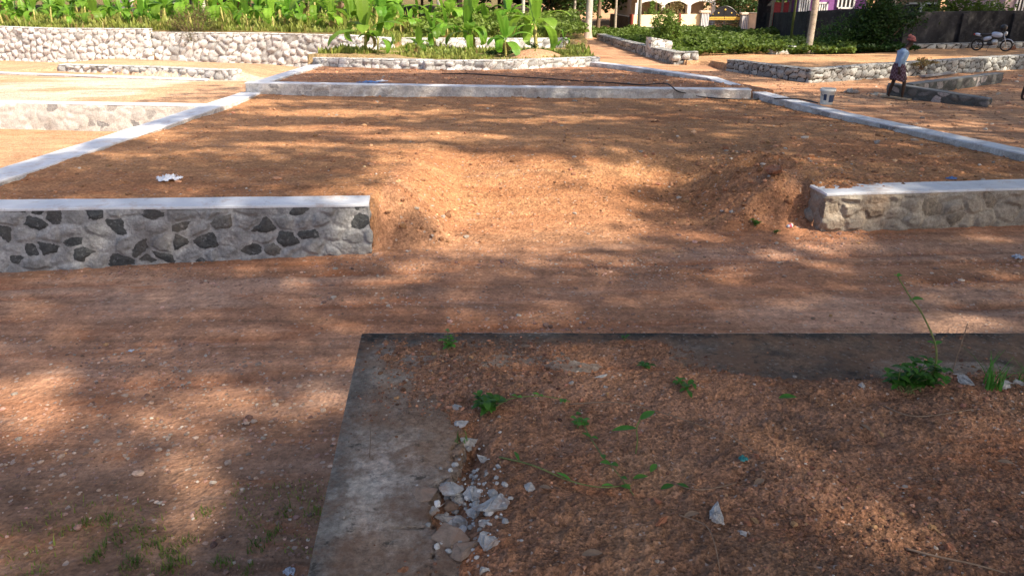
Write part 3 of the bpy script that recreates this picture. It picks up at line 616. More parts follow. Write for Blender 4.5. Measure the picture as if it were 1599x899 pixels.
for i, (px, py, w_, d_, h_, mt, lb) in enumerate([
    (738, 692, .065, .08, .05, 'conc', 'whitish upright lump of broken concrete just below the bright green weed'),
    (757, 718, .035, .06, .04, 'conc', 'small narrow grey chip standing right of the whitish upright lump'),
    (719, 662, .06, .05, .03, 'conc', 'pale broken piece stuck in the crack left of the bright green weed'),
    (712, 636, .045, .035, .02, 'conc', 'flat pale flake at the top end of the crack'),
    (705, 765, .09, .07, .035, 'conc', 'large pale slab piece at the upper left of the rubble pocket'),
    (700, 790, .05, .05, .045, 'conc_tan', 'tilted brownish piece leaning into the rubble pocket'),
    (718, 783, .06, .055, .05, 'conc', 'blue-grey angular piece in the middle of the rubble pocket'),
    (694, 805, .05, .045, .04, 'conc', 'dark-sided grey piece low on the left of the rubble pocket'),
    (720, 812, .05, .05, .04, 'conc', 'grey wedge at the lower middle of the rubble pocket'),
    (742, 800, .05, .04, .035, 'conc', 'small squarish grey piece at the lower right of the rubble pocket'),
    (770, 790, .11, .10, .06, 'conc', 'biggest pale concrete lump at the right side of the rubble pocket'),
    (741, 775, .07, .06, .04, 'conc', 'pale piece between the biggest lump and the middle of the pocket'),
    (757, 815, .035, .03, .025, 'conc', 'tiny bluish chip under the biggest lump'),
    (762, 845, .07, .07, .03, 'conc', 'crumbled pale patch of concrete below the rubble pocket'),
    (675, 800, .04, .04, .03, 'conc', 'small pale chip at the far left of the rubble pocket'),
    (656, 768, .10, .09, .02, 'conc_tan', 'flat dust-covered plate of cement left of the rubble pocket'),
    (700, 842, .11, .09, .02, 'conc_tan', 'flat brown cracked plate below the rubble pocket'),
    (730, 862, .10, .10, .03, 'conc_tan', 'dusty grey plate at the bottom inner corner of the wall'),
    (755, 893, .03, .03, .03, 'conc', 'little white stone at the bottom picture edge beside the wall')]):
    p = T(px, py); chunk('concrete_piece', p, (w_ * 1.4, d_ * 1.5, h_ * .95), M[mt], lb, 'rubble', G, seed=i + 3, sink=.42)
for i, (px, py, w_, d_, h_, mt, nm, lb, cat) in enumerate([
    (829, 763, .06, .045, .035, 'conc', 'stone', 'pale grey stone with a yellow dry leaf beside it on the foreground soil', 'stone'),
    (1122, 803, .115, .07, .05, 'conc', 'stone', 'large triangular pale stone in the middle of the foreground soil', 'stone'),
    (1162, 834, .045, .025, .015, 'conc', 'stone_chip', 'flat white chip just below the large triangular stone', 'stone'),
    (1036, 817, .09, .035, .035, 'lat', 'stone', 'long orange-brown stone left of the large triangular one', 'stone'),
    (1025, 782, .05, .04, .035, 'lat', 'stone', 'reddish squarish stone above the long orange-brown one', 'stone'),
    (938, 590, .09, .04, .018, 'conc', 'stone', 'whitish mortar lump at the upper part of the foreground soil', 'stone'),
    (946, 605, .03, .022, .02, 'conc', 'stone', 'small grey stone under the whitish mortar lump', 'stone'),
    (948, 616, .03, .02, .02, 'ochre', 'stone', 'small yellow stone under the small grey one', 'stone'),
    (892, 598, .04, .03, .02, 'conc', 'stone', 'small grey stone left of the whitish mortar lump', 'stone'),
    (1180, 712, .035, .03, .02, 'lat', 'stone', 'pinkish stone at the end of the long dry stem', 'stone'),
    (1167, 818, .03, .025, .018, 'lat', 'stone', 'dark lump right beside the large triangular stone', 'stone'),
    (1178, 815, .045, .03, .025, 'ochre', 'stone', 'ochre stone right of the large triangular stone', 'stone'),
    (1240, 820, .035, .03, .025, 'ochre', 'stone', 'rounded orange stone low on the right foreground soil', 'stone'),
    (1350, 603, .06, .05, .03, 'conc', 'stone', 'grey stone left of the big green weed', 'stone'),
    (1508, 596, .09, .06, .045, 'conc', 'stone', 'jagged pale stone between the big weed and the grass tuft', 'stone'),
    (1568, 603, .09, .05, .04, 'conc', 'stone', 'jagged grey stone under the right-hand grass tuft', 'stone'),
    (1590, 600, .05, .05, .035, 'conc', 'stone', 'pale stone at the right picture edge beside the grass tuft', 'stone'),
    (1377, 679, .05, .035, .03, 'ochre', 'stone', 'tan stone sitting in a dark pit below the big weed', 'stone'),
    (1455, 770, .0, .0, .0, 'ochre', '', '', ''),
    (1454, 824, .035, .03, .028, 'ochre', 'stone', 'cream pebble in the lower right soil', 'stone'),
    (1483, 857, .05, .045, .035, 'lat', 'stone', 'red-brown clod near the lower right corner', 'clod'),
    (1480, 859, .0, .0, .0, 'lat', '', '', ''),
    (700, 577, .045, .02, .02, 'lat', 'wood_chip', 'dark wooden chip lying below the small leafy weed at the wall top', 'wood chip'),
    (688, 573, .02, .02, .02, 'ochre', '', '', '')]):
    if not nm: continue
    chunk(nm, T(px, py), (w_, d_, h_), M[mt], lb, cat, seed=i + 60, sink=.42)
for i, (px, py, s, mt, lb) in enumerate([
    (1206, 272, .26, 'lat', 'big dark hollow clod of earth on the mound at the right of the opening'),
    (1142, 332, .07, 'conc', 'small pale stone at the foot of the right-hand earth bank'),
    (1128, 331, .05, 'conc', 'smaller pale stone left of its twin at the foot of the right-hand bank'),
    (675, 369, .06, 'conc', 'grey stone on the dirt near the left wall end'),
    (1297, 494, .045, 'ochre', 'tan stone on the near road above the terrace edge'),
    (1322, 145, .0, 'conc', ''),
    (808, 493, .04, 'conc', 'pale pebble on the near road just above the terrace edge'),
    (640, 252, .05, 'lat', 'small upright clod on the rim of the left earth bank'),
    (726, 209, .07, 'lat', 'dark clod in the middle of the plot'),
    (1370, 225, .12, 'conc', 'grey stone below the boundary wall on the right of the plot'),
    (1198, 224, .1, 'ochre', 'tan stone above the dark hollow clod')]):
    if not lb: continue
    p = P(px, py); chunk('stone' if mt != 'lat' else 'earth_clod', p, (s, s * .8, s * .65), M[mt], lb, 'stone' if mt != 'lat' else 'clod', seed=i + 90, sink=.2)
# ------------------------------------------------------------------ foliage helpers
M['leaf'] = leafmat('leaf_green', (.065, .13, .02), (.13, .21, .035), .35)
M['leaf_dark'] = leafmat('leaf_dark', (.022, .06, .014), (.045, .10, .02), .25)
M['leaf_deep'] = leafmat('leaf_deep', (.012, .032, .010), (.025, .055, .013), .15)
M['leaf_olive'] = leafmat('leaf_olive', (.12, .13, .04), (.20, .16, .07), .3)
M['grass'] = leafmat('grass_blades', (.12, .20, .03), (.22, .26, .06), .3, sc=.6, dry=(.33, .24, .10))
M['banana_leaf'] = leafmat('banana_leaf', (.085, .23, .018), (.18, .34, .04), .45, .4, 1.5, dry=(.30, .20, .08))
M['weed'] = leafmat('weed_leaf', (.045, .15, .02), (.08, .24, .03), .3, .45, 20)
M['bstem'] = plain('banana_stem', (.34, .30, .10), .7, .4, 14)
M['stalk'] = plain('stalk', (.14, .16, .05), .7, .3, 30)
M['twig'] = plain('dry_twig', (.22, .15, .10), .8, .3, 30)
def barkmat(name, c, ring=0):
    n = NT(name, .9, .2); v = n.vec((1, 1, .35) if not ring else (1, 1, 3))
    n.col(n.mix(n.map(n.noise(3.5, 6, .7, v), .5, .62, 0, .7), n.scale(_rgb(n, c), n.map(n.noise(14, 6, .7, v), .3, .7, .6, 1.4)), (c[0] * .45, c[1] * .5, c[2] * .4, 1)))
    n.bump(n.noise(22, 6, .7, v), .02); return n.m
M['bark'] = barkmat('bark_brown', (.20, .13, .085)); M['bark_pale'] = barkmat('bark_pale', (.50, .45, .38)); M['bark_palm'] = barkmat('bark_palm', (.40, .33, .26), 1)
def leaf_mesh(name, C_, size, up=.5, asp=.5, fold=.15, tone=None):
    """many leaf-sized folded faces; C_ = centres (n,3)"""
    n = len(C_); size = np.broadcast_to(size, (n,)).astype(float)
    nrm = RNG.normal(0, 1, (n, 3)); nrm[:, 2] = np.abs(nrm[:, 2]) + up; nrm /= np.linalg.norm(nrm, axis=1)[:, None]
    t = RNG.normal(0, 1, (n, 3)); t -= nrm * (t * nrm).sum(1)[:, None]; t /= np.linalg.norm(t, axis=1)[:, None]
    b = np.cross(nrm, t); s = size[:, None]
    base = C_ - t * s * .5; tip = C_ + t * s * .5 - nrm * s * fold; l = C_ + b * s * asp * .5 + nrm * s * fold * .6; r = C_ - b * s * asp * .5 + nrm * s * fold * .6
    V = np.stack([base, l, tip, r], 1).reshape(-1, 3); i = np.arange(n)[:, None] * 4
    F = np.concatenate([i + np.array([[0, 1, 2]]), i + np.array([[0, 2, 3]])], 0)
    tn = np.repeat(RNG.random(n) if tone is None else tone, 4)
    return mesh_np(name, V, F, False, {'tone': tn})
def clumpy(n, rad, k=14, c=(0, 0, 0), core=.35):
    """points in uneven clusters inside an ellipsoid"""
    cen = RNG.normal(0, 1, (k, 3)); cen /= np.linalg.norm(cen, axis=1)[:, None]; cen *= (core + (1 - core) * RNG.random((k, 1)) ** .5)
    w_ = RNG.random(k) + .3; w_ /= w_.sum(); a = RNG.choice(k, n, p=w_)
    p = cen[a] + RNG.normal(0, .20, (n, 3)); return p * np.array(rad) + np.array(c)
# ------------------------------------------------------------------ wanted light and shade; crowns of unseen trees are shaped to cast it
LIT = [(810, 318, 260, 60, .0), (660, 275, 100, 40, .0), (650, 350, 55, 50, .35), (1000, 262, 75, 20, .2), (990, 335, 75, 22, .35), (330, 163, 200, 9, .0), (210, 225, 130, 14, .05),
       (520, 178, 170, 9, .0), (480, 207, 130, 8, .05), (330, 262, 190, 9, .2), (700, 165, 200, 5, .3), (640, 224, 120, 9, .1), (420, 240, 90, 6, .35), (900, 190, 170, 6, .3), (1100, 168, 110, 4, .4), (1240, 275, 60, 10, .5), (1190, 300, 60, 14, .5),
       (50, 600, 90, 60, .05), (400, 600, 190, 42, .42), (345, 780, 60, 120, .0), (180, 770, 110, 40, .6), (1575, 484, 60, 26, .05), (870, 455, 120, 12, .72), (1345, 335, 55, 40, .1), (1200, 375, 90, 9, .7),
       (580, 885, 90, 24, .6), (330, 312, 60, 5, .1), (1440, 390, 100, 10, .8), (1130, 88, 160, 9, .02), (1420, 86, 200, 4, .3), (1000, 80, 130, 26, .05), (1250, 150, 200, 30, .5), (1500, 190, 140, 16, .5), (1240, 122, 110, 12, .3),
       (600, 103, 160, 4, .1), (900, 106, 80, 4, .2), (1280, 300, 20, 60, .5)]
def shade(gx_, gy_):
    px, py = topix(gx_, gy_, .3)
    s = np.full(gx_.shape, .97)
    s = np.where((gx_ < -6.1) & (gy_ > 8), np.where(gx_ < -9, 0, .10), s)
    s = np.where((gy_ > 24) & (gx_ < 16), 0, s); s = np.where((gy_ > 20) & (gx_ < 3), .25, s); s = np.where((gy_ > 22) & (gx_ < 1), 0, s)
    s = np.where((gy_ > 40) & (gx_ < 19), 0, s); s = np.where((gy_ > 18) & (gx_ > 4) & (gx_ < 14) & (gy_ < 40), np.minimum(s, .55), s)
    for cx, cy, rx, ry, v in LIT:
        q = np.exp(-(((px - cx) / rx) ** 2 + ((py - cy) / ry) ** 2) ** 1.6 * .8); s = s * (1 - q) + v * q
    s = np.where((gy_ < 3.9) & (gx_ > -1.25), .995, s)
    s = np.where((gy_ > 31) & (gx_ > 12) & (gy_ < 38), .93, s); s = np.where((gy_ > 27.5) & (gx_ > 17), .85, s)
    return s
LVn = np.array(LV)
TR = [(7.5, -3.5), (14.5, -2.5), (11.1, .5), (19, 3.5), (15.5, 8.5), (23.5, 9), (23, 16), (31, 15), (33, 23), (2.5, -7.5), (38, 31), (-3.5, -6)]
lab = ['broad unseen shade tree right behind the photographer', 'tall unseen shade tree far right behind the photographer', 'slender unseen shade tree just right of the terrace', 'unseen shade tree at the far right of the plot',
       'unseen shade tree beside the right-hand road', 'outer unseen shade tree beyond the right-hand road', 'unseen shade tree to the right of the unfinished wall', 'outer unseen shade tree on the right terrace', 'unseen shade tree near the parked motorcycle',
       'unseen shade tree at the back of the terrace', 'farthest unseen shade tree by the dark compound wall', 'unseen shade tree left behind the photographer']
NL = 230000
g = np.stack([RNG.uniform(-9, 34, NL), RNG.uniform(-1.5, 46, NL)], -1)
S = shade(g[:, 0], g[:, 1]); tex = fbm(g[:, 0] * .28, g[:, 1] * 1.25, 3, 200) * np.where(g[:, 1] < 7.6, .35, 2.2)
keep = RNG.random(NL) < np.clip(S + tex * (4 * S * (1 - S)) , 0, 1) ** 1.25  # leaves kept only where their shadow is wanted on the ground
g = g[keep]; hh = 11.0 + 3.5 * fbm(g[:, 0] * .25, g[:, 1] * .25, 2, 210) + RNG.normal(0, .5, len(g))
pos = np.column_stack([g[:, 0] + .8 * hh, g[:, 1] - .6 * hh, .3 + hh])
tr = np.array(TR); own = np.argmin(((pos[:, None, :2] - tr[None]) ** 2).sum(-1), 1)
for i, (tx_, ty_) in enumerate(TR):
    p = pos[own == i]
    if len(p) < 50: continue
    z0 = gz(tx_, ty_); root = empty('shade_tree', (tx_, ty_, z0), lab[i], 'tree', 'tall unseen trees with crowns shaped to cast the wanted shade')
    off = np.array(root.location)
    link('crown', leaf_mesh('crown', p - off, .34 * np.exp(RNG.normal(0, .2, len(p))), .8, .5), M['leaf_dark'], root)
    mb = MB(); th = 7.5; r0 = .16 if i == 2 else .24
    mb.tube([(0, 0, -.3), (0, 0, .3), (.05, .05, 3), (0, .08, th)], [r0 * 1.4, r0, r0 * .85, r0 * .7], 10)
    k = 6; cs = p[RNG.choice(len(p), k)] - off
    for c in cs:
        m = Vector(c) * .5 + Vector((0, 0, th * .5 + .3)); mb.tube([(0, .05, th - .6), m, Vector(c)], [r0 * .35, r0 * .16, r0 * .05], 6)
    mb.build('trunk', M['bark'], root, True)
# ------------------------------------------------------------------ banana plants
def banana_mesh(r, n, L, hs, dry):
    V = []; F = []; Tn = []
    for k in range(n):
        a = k * 2.4 + r.uniform(-.7, .7); el = r.uniform(.3, 1.25) if k > 1 else 1.45; l = L * r.uniform(.75, 1.1); wd = l * r.uniform(.19, .25)
        if k >= n - dry: el = r.uniform(-.4, .1); l *= .7
        z0 = hs * r.uniform(.85, 1.0); m = 12; x = .03; z = z0; t = el; st = l / m; o = len(V); tn = .97 if k >= n - dry else r.uniform(.15, .9)
        droop = r.uniform(.06, .26) if el < 1.4 else .015
        for i in range(m + 1):
            f = i / m; wv = wd * max(0, math.sin(math.pi * min(1, max(0, (f - .16) / .84)) ** .75)) ** .6 if f > .16 else .012
            if f > .16: gq = (f - .16) / .84; wv = wd * .8 * max(0, 1 - abs(2 * gq - 1) ** 3.0) ** .75
            if f >= .999: wv = .01
            ca, sa = math.cos(a), math.sin(a); fold = .16 
            for sgn in (-1, -.5, 0, .5, 1):
                jag = 1 - (r.random() * .28 if abs(sgn) == 1 and f > .3 else 0)
                lat = sgn * wv * jag; up = abs(sgn) * wv * fold * (1 if abs(sgn) < .9 else .4)
                px = x - math.sin(t) * up; pz = z + math.cos(t) * up
                V.append((ca * px - sa * lat, sa * px + ca * lat, pz)); Tn.append(min(.99, tn + r.uniform(-.06, .06)) if tn < .9 else tn)
            x += math.cos(t) * st; z += math.sin(t) * st; t -= droop * (1 + f)
        for i in range(m):
            for j in range(4): q = o + i * 5 + j; F.append((q, q + 1, q + 6, q + 5))
    return mesh_np('leaves', V, F, False, {'tone': Tn})
protos = []
for i in range(6):
    r = random.Random(40 + i); hs = .48 + .13 * (i % 3)
    mb = MB(); mb.tube([(0, 0, -.15), (.01, 0, .1), (.02, .01, hs * .6), (.02, 0, hs * 1.05)], [.06, .05, .042, .03], 9)
    protos.append((banana_mesh(r, 8 + i % 3, 1.05 + .10 * (i % 2), hs, i % 2), mb))
smesh = [mb.build('pseudostem', M['bstem'], None, True) for _, mb in protos]
for s_o in smesh: pass
GB = 'young banana plants growing above the stone walls'
cnt = 0
def banana(x, y, s, label, i, rz, z=None):
    root = empty('banana_plant', (x, y, (gz(x, y) if z is None else z)), label, 'banana plant', GB, rz); s *= .86; root.scale = (s, s, s * random.uniform(.9, 1.12)); root.rotation_euler = (random.uniform(-.13, .13), random.uniform(-.13, .13), rz)
    a = smesh[i]
    st = a if a.parent is None else a.copy()
    if a.parent is not None: COL.objects.link(st)
    st.parent = root
    o = bpy.data.objects.new('leaves', protos[i][0]); COL.objects.link(o); o.parent = root
    if not protos[i][0].materials: protos[i][0].materials.append(M['banana_leaf'])
def ords(n): return ['first', 'second', 'third', 'fourth', 'fifth', 'sixth', 'seventh', 'eighth', 'ninth', 'tenth', 'eleventh', 'twelfth', 'thirteenth', 'fourteenth', 'fifteenth', 'sixteenth', 'seventeenth', 'eighteenth', 'nineteenth', 'twentieth', 'twenty-first', 'twenty-second'][n]
rows = [([8, 40, 60, 116, 158, 196, 222, 322, 356, 386, 431, 471, 521, 545], 1.2, 1.0, 'banana plant in the front row on the wall edge, {} from the left'),
        ([22, 85, 135, 180, 240, 262, 300, 340, 405, 450, 495, 560, 600, 640], 3.0, 1.2, 'banana plant in the second row behind the wall, {} from the left'),
        ([5, 50, 100, 150, 205, 250, 285, 330, 370, 420, 460, 510, 550, 590, 630, 665, 705, 760, 800], 5.5, 1.35, 'banana plant in the third row deeper in the grove, {} from the left'),
        ([20, 75, 125, 175, 230, 275, 315, 390, 440, 485, 535, 580, 620, 655, 700, 745, 790], 9, 1.5, 'banana plant in the hindmost row of the grove, {} from the left')]
for xs_, dy, s, fm in rows:
    for k, px in enumerate(xs_):
        px2 = px + random.uniform(-5, 5); Yb = float(YW((px - 799.5) / FPX * 30)) + dy + random.uniform(-.3, .4); q = aty(px2, 45, Yb)
        banana(q.x, Yb, s * random.uniform(.62, 1.18), fm.format(ords(k)), (k * 5 + int(dy)) % 6, random.uniform(0, 6))
for k, (px, py, s, lb) in enumerate([(570, 92, 1.25, 'tall banana plant rooted below the stone wall where it drops away'), (590, 90, .8, 'small leaning banana sucker beside the tall plant below the wall'), (655, 88, .6, 'tiny banana sucker alone on the grass ledge'), (681, 74, 1.05, 'banana plant standing in front of the half hidden upper wall'),
    (733, 74, 1.2, 'leafy banana plant in the clump left of the ledge centre'), (742, 75, 1.1, 'banana plant touching the leafy one in the ledge clump'), (790, 90, .95, 'low spreading banana plant at the ledge above the low wall'), (838, 86, 1.55, 'big banana plant with yellowing leaves on a mound of bare earth'),
    (700, 70, .9, 'slim banana plant right of the upper wall start'), (830, 62, 1.2, 'banana plant behind the big yellowing one'), (880, 66, .45, 'single small seedling banana right of the big yellowing one')]):
    q = P(px, py, .5); banana(q.x, q.y, s, lb, (k * 3 + 1) % 6, k * 1.3)
# ------------------------------------------------------------------ grass and creepers (uncountable)
def blades(name, X, Y, hgt, label, cat, mat, wd=.012, z=None, lean=.5):
    n = len(X); Z0 = ground_z(X, Y, False) if z is None else z
    a = RNG.random(n) * 6.28; h = hgt * np.exp(RNG.normal(0, .3, n)); l = lean * h * RNG.random(n)
    w2 = wd * (h / np.mean(hgt))
    B = np.stack([X, Y, Z0 - .01], -1); sd = np.stack([-np.sin(a), np.cos(a), 0 * a], -1) * w2[:, None]
    Mi = B + np.stack([np.cos(a) * l * .3, np.sin(a) * l * .3, h * .6], -1); Tp = B + np.stack([np.cos(a) * l, np.sin(a) * l, h], -1)
    V = np.stack([B - sd, B + sd, Mi + sd * .7, Mi - sd * .7, Tp], 1).reshape(-1, 3); i = np.arange(n)[:, None] * 5
    F = np.concatenate([i + np.array([[0, 1, 2]]), i + np.array([[0, 2, 3]]), i + np.array([[3, 2, 4]])], 0)
    return stuff(link(name, mesh_np(name, V, F, False, {'tone': np.repeat(RNG.random(n), 5)}), mat), label, cat)
n = 60000; u = RNG.uniform(-.75, .06, n); d = RNG.random(n) ** 1.5 * 12 + .45; Y = YW(u * 30) + d; X = u * Y
Y = YW(X) + d; k = (Y > YW(X) + .42); X, Y = X[k], Y[k]
blades('grass', X, Y, np.full(len(X), .08) + .24 * vn(X * 1.3, Y * 1.3, 61) ** 2, 'sunny green and yellowing grass under the banana plants', 'grass', M['grass'], .022)
n = 30000; X = RNG.uniform(-5.6, 3.0, n); Y = RNG.uniform(21.4, 31, n); xe = ip(Y, [(22, 2.4), (26, 2.5), (31, 2.9)]); k = (Y > YB(X) + .42) & (X < xe) & (vn(X * .8, Y * .8, 6) > .40); X, Y = X[k], Y[k]
blades('grass', X, Y, np.full(len(X), .03) + .14 * vn(X * 1.6, Y * 1.6, 3) ** 1.5, 'rough grass on the ledge behind the low stone wall', 'grass', M['grass'], .018)
def creeper(name, sel, n, ext, hf, sz, label, cat, mat):
    X = RNG.uniform(ext[0], ext[1], n); Y = RNG.uniform(ext[2], ext[3], n); k = sel(X, Y); X, Y = X[k], Y[k]
    h = hf(X, Y) * (.25 + .75 * RNG.random(len(X)) ** .5); Z = ground_z(X, Y, False) + h
    return stuff(link(name, leaf_mesh(name, np.stack([X, Y, Z], -1), sz * np.exp(RNG.normal(0, .25, len(X))), .7, .75, .1), mat), label, cat)
cz = lambda X, Y: .06 + .95 * np.clip(fbm(X * .7, Y * .7, 4, 220, .6) + .28, .0, 1)
xr0 = lambda Y: ip(Y, [(28, 5.6), (33, 5.2), (40, 4.7), (48, 4)])
creeper('creeper_bed', lambda X, Y: (Y > ip(X, [(5.5, 29.5), (7, 30.5), (13.5, 30.5), (14.5, 33)]) + .8 * fbm(X, X * 0, 3, 4)) & (fbm(X * .9, Y * .9, 3, 231) > -.2) & (X > xr0(Y) + .5) & (X < 15.5), 60000, (4, 16, 28.5, 47.5), lambda X, Y: cz(X, Y), .16, 'dense green creepers covering the bank in front of the yellow wall', 'creepers', M['leaf'])
creeper('weeds', lambda X, Y: (Y > 32.2 + .0 * X) & (X < 17.0) & (fbm(X * .4, Y * .4, 2, 9) > -.28), 26000, (14.5, 30, 31.5, 35.3), lambda X, Y: .12 + .5 * np.clip(fbm(X * .5, Y * .5, 3, 5) + .4, 0, 1), .14, 'shaded weeds along the foot of the dark compound wall', 'weeds', M['leaf_dark'])
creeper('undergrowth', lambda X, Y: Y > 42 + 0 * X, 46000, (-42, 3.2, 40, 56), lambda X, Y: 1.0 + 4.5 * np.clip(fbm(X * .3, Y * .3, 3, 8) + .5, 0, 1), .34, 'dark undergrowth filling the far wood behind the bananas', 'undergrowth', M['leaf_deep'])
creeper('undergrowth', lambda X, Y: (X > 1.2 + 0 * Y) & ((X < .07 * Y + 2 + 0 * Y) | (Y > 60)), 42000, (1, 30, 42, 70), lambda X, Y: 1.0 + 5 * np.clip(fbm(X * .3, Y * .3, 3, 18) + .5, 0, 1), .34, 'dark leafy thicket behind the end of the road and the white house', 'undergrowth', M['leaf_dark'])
creeper('roadside_weeds', lambda X, Y: (X > xr0(Y) - .0) & (X < xr0(Y) + 3.5), 16000, (4, 9, 33, 48), lambda X, Y: .15 + .7 * np.clip(fbm(X * .6, Y * .6, 3, 77) + .4, 0, 1), .15, 'pale green weeds along the top of the roadside wall', 'weeds', M['leaf'])
creeper('roadside_weeds', lambda X, Y: (X < ip(Y, [(31, 3.0), (40, 3.2), (50, 2.5)])), 16000, (-4, 3.2, 31, 46), lambda X, Y: .2 + .9 * np.clip(fbm(X * .6, Y * .6, 3, 79) + .4, 0, 1), .17, 'grey-green weeds left of the road going away', 'weeds', M['leaf'])
# ------------------------------------------------------------------ bushes
def bush(name, loc, rad, n, sz, label, mat, k=14, stems=5, cat='bush', up=.5):
    root = empty(name, loc, label, cat)
    pts = clumpy(n, rad, k); pts[:, 2] = np.abs(pts[:, 2] + rad[2] * .85)
    link('foliage', leaf_mesh('foliage', pts, sz * np.exp(RNG.normal(0, .25, n)), up, .5), mat, root)
    mb = MB()
    for _ in range(stems):
        q = pts[RNG.integers(n)]; mb.tube([(random.uniform(-.1, .1), random.uniform(-.1, .1), -.1), Vector(q) * .5, Vector(q)], [.025, .018, .006], 5)
    mb.build('stems', M['bark'], root)
q = aty(300, 58, 28.6); bush('dry_bush', (q.x, 28.9, .55), (.9, .45, .75), 3200, .055, 'brownish half dry bush spilling over the stone wall', M['leaf_olive'], 20, 26)
q = aty(340, 60, 28.4); bush('bush', (q.x, 28.7, .7), (.7, .3, .22), 900, .07, 'low green tuft hanging over the wall right of the dry bush', M['leaf'], 8)
q = aty(1036, 60, 30.2); bush('tall_bush', (q.x, 30.2, .2), (.55, .5, .95), 3600, .10, 'tall leafy shrub wrapped in creepers beside the pale stone stump', M['leaf'], 18)
q = aty(1372, 70, 33.4); bush('bush', (q.x, 33.4, 0), (1.5, .6, 1.15), 5200, .14, 'big dark shrub leaning on the dark compound wall', M['leaf_dark'], 24)
q = aty(1320, 70, 33.6); bush('bush', (q.x, 33.6, 0), (1.2, .5, .75), 3000, .13, 'lower dark shrub left of the big one on the compound wall', M['leaf_dark'], 18)
q = aty(1052, 14, 52); bush('bush', (q.x, 52, 0), (.9, .6, .95), 1800, .15, 'yellow-green garden shrub inside the yellow wall', M['leaf_olive'], 12)
q = aty(1017, 14, 52); bush('bush', (q.x, 51.9, 0), (.5, .5, 1.1), 1200, .14, 'small dark garden shrub beside the porch pillar', M['leaf'], 12)
q = aty(1200, 20, 52); bush('bush', (q.x, 54, 0), (2.6, 1.4, 1.8), 5200, .2, 'dense rounded bush behind the cream panel right of the gate', M['leaf_dark'], 24)
q = aty(1165, 20, 56); bush('bush', (q.x, 57, 0), (2.2, 1.2, 1.9), 3200, .22, 'tall shrub rising behind the gate', M['leaf_olive'], 24)
q = aty(1500, 10, 40); bush('bush', (q.x, 40, 0), (2.2, 1, 1.3), 3200, .2, 'sunlit yellow-green bushes above the dark compound wall', M['leaf'], 20)
q = aty(838, 88, 24.2); bush('weed_clump', (q.x, 24.2, gz(q.x, 24.2)), (.35, .3, .18), 500, .07, 'dark weeds round the foot of the big banana plant', M['leaf_dark'], 8)
q = aty(790, 90, 23.3); bush('weed_clump', (q.x, 23.2, gz(q.x, 23.2)), (.45, .3, .15), 500, .08, 'dark weeds round the low spreading banana plant', M['leaf_dark'], 8)
q = aty(1440, 103, 22.6); bush('weed_clump', (q.x, 22.6, .40), (.4, .2, .12), 260, .07, 'scrubby dry weeds on the roadside stone wall by the man', M['leaf_olive'], 8)
q = aty(760, 92, 22.6)
# mound of bare earth under the big banana
q = P(836, 90, .5); mb = MB(); mb.lathe([(1.0, -.1), (.8, .05), (.5, .16), (.2, .22), (.0, .23)], (0, 0, 0), 20)
o = mb.build('earth_mound', M['soil'], None, True); o.location = (q.x, q.y + .3, gz(q.x, q.y) - .02)
ca = o.data.attributes.new('soil', 'FLOAT_COLOR', 'POINT'); ca.data.foreach_set('color', np.tile(np.array((.45, .26, .15, 1), np.float32), len(o.data.vertices))); tag(o, 'bare orange earth mound around the big banana plant', 'mound')
# ------------------------------------------------------------------ tree trunks with crowns in the background
def bgtree(px, Y, wpx, mat, label, lean=0, name='tree', z=None, ht=8, crown=1.8, cm='leaf_dark', flare=1.25, n=2600, base_py=None, leafsz=.28):
    b = aty(px, base_py if base_py is not None else 40, Y); z0 = gz(b.x, Y) if z is None else z
    r = wpx / FPX * Y / 2; root = empty(name, (b.x, Y, z0), label, 'tree')
    mb = MB(); k = lean * ht
    mb.tube([(0, 0, -.3), (0, 0, .02), (0, 0, .35), (lean * 1, 0, 1), (lean * 2.2, 0, 2.2), (k * .5, .1, ht * .5), (k, .1, ht)], [r * flare * 1.3, r * flare * 1.15, r * 1.05, r, r * .95, r * .85, r * .5], 10)
    for _ in range(5):
        a = random.random() * 6.28; mb.tube([(k * .8, .1, ht * .8), (k + crown * .6 * math.cos(a), crown * .6 * math.sin(a), ht + .4)], [r * .4, r * .12], 5)
    mb.build('trunk', mat, root, True)
    pts = clumpy(n, (crown, crown, crown * .8), 14, (k, 0, ht + .5))
    link('crown', leaf_mesh('crown', pts, leafsz * np.exp(RNG.normal(0, .25, n)), .5, .45), M[cm], root)
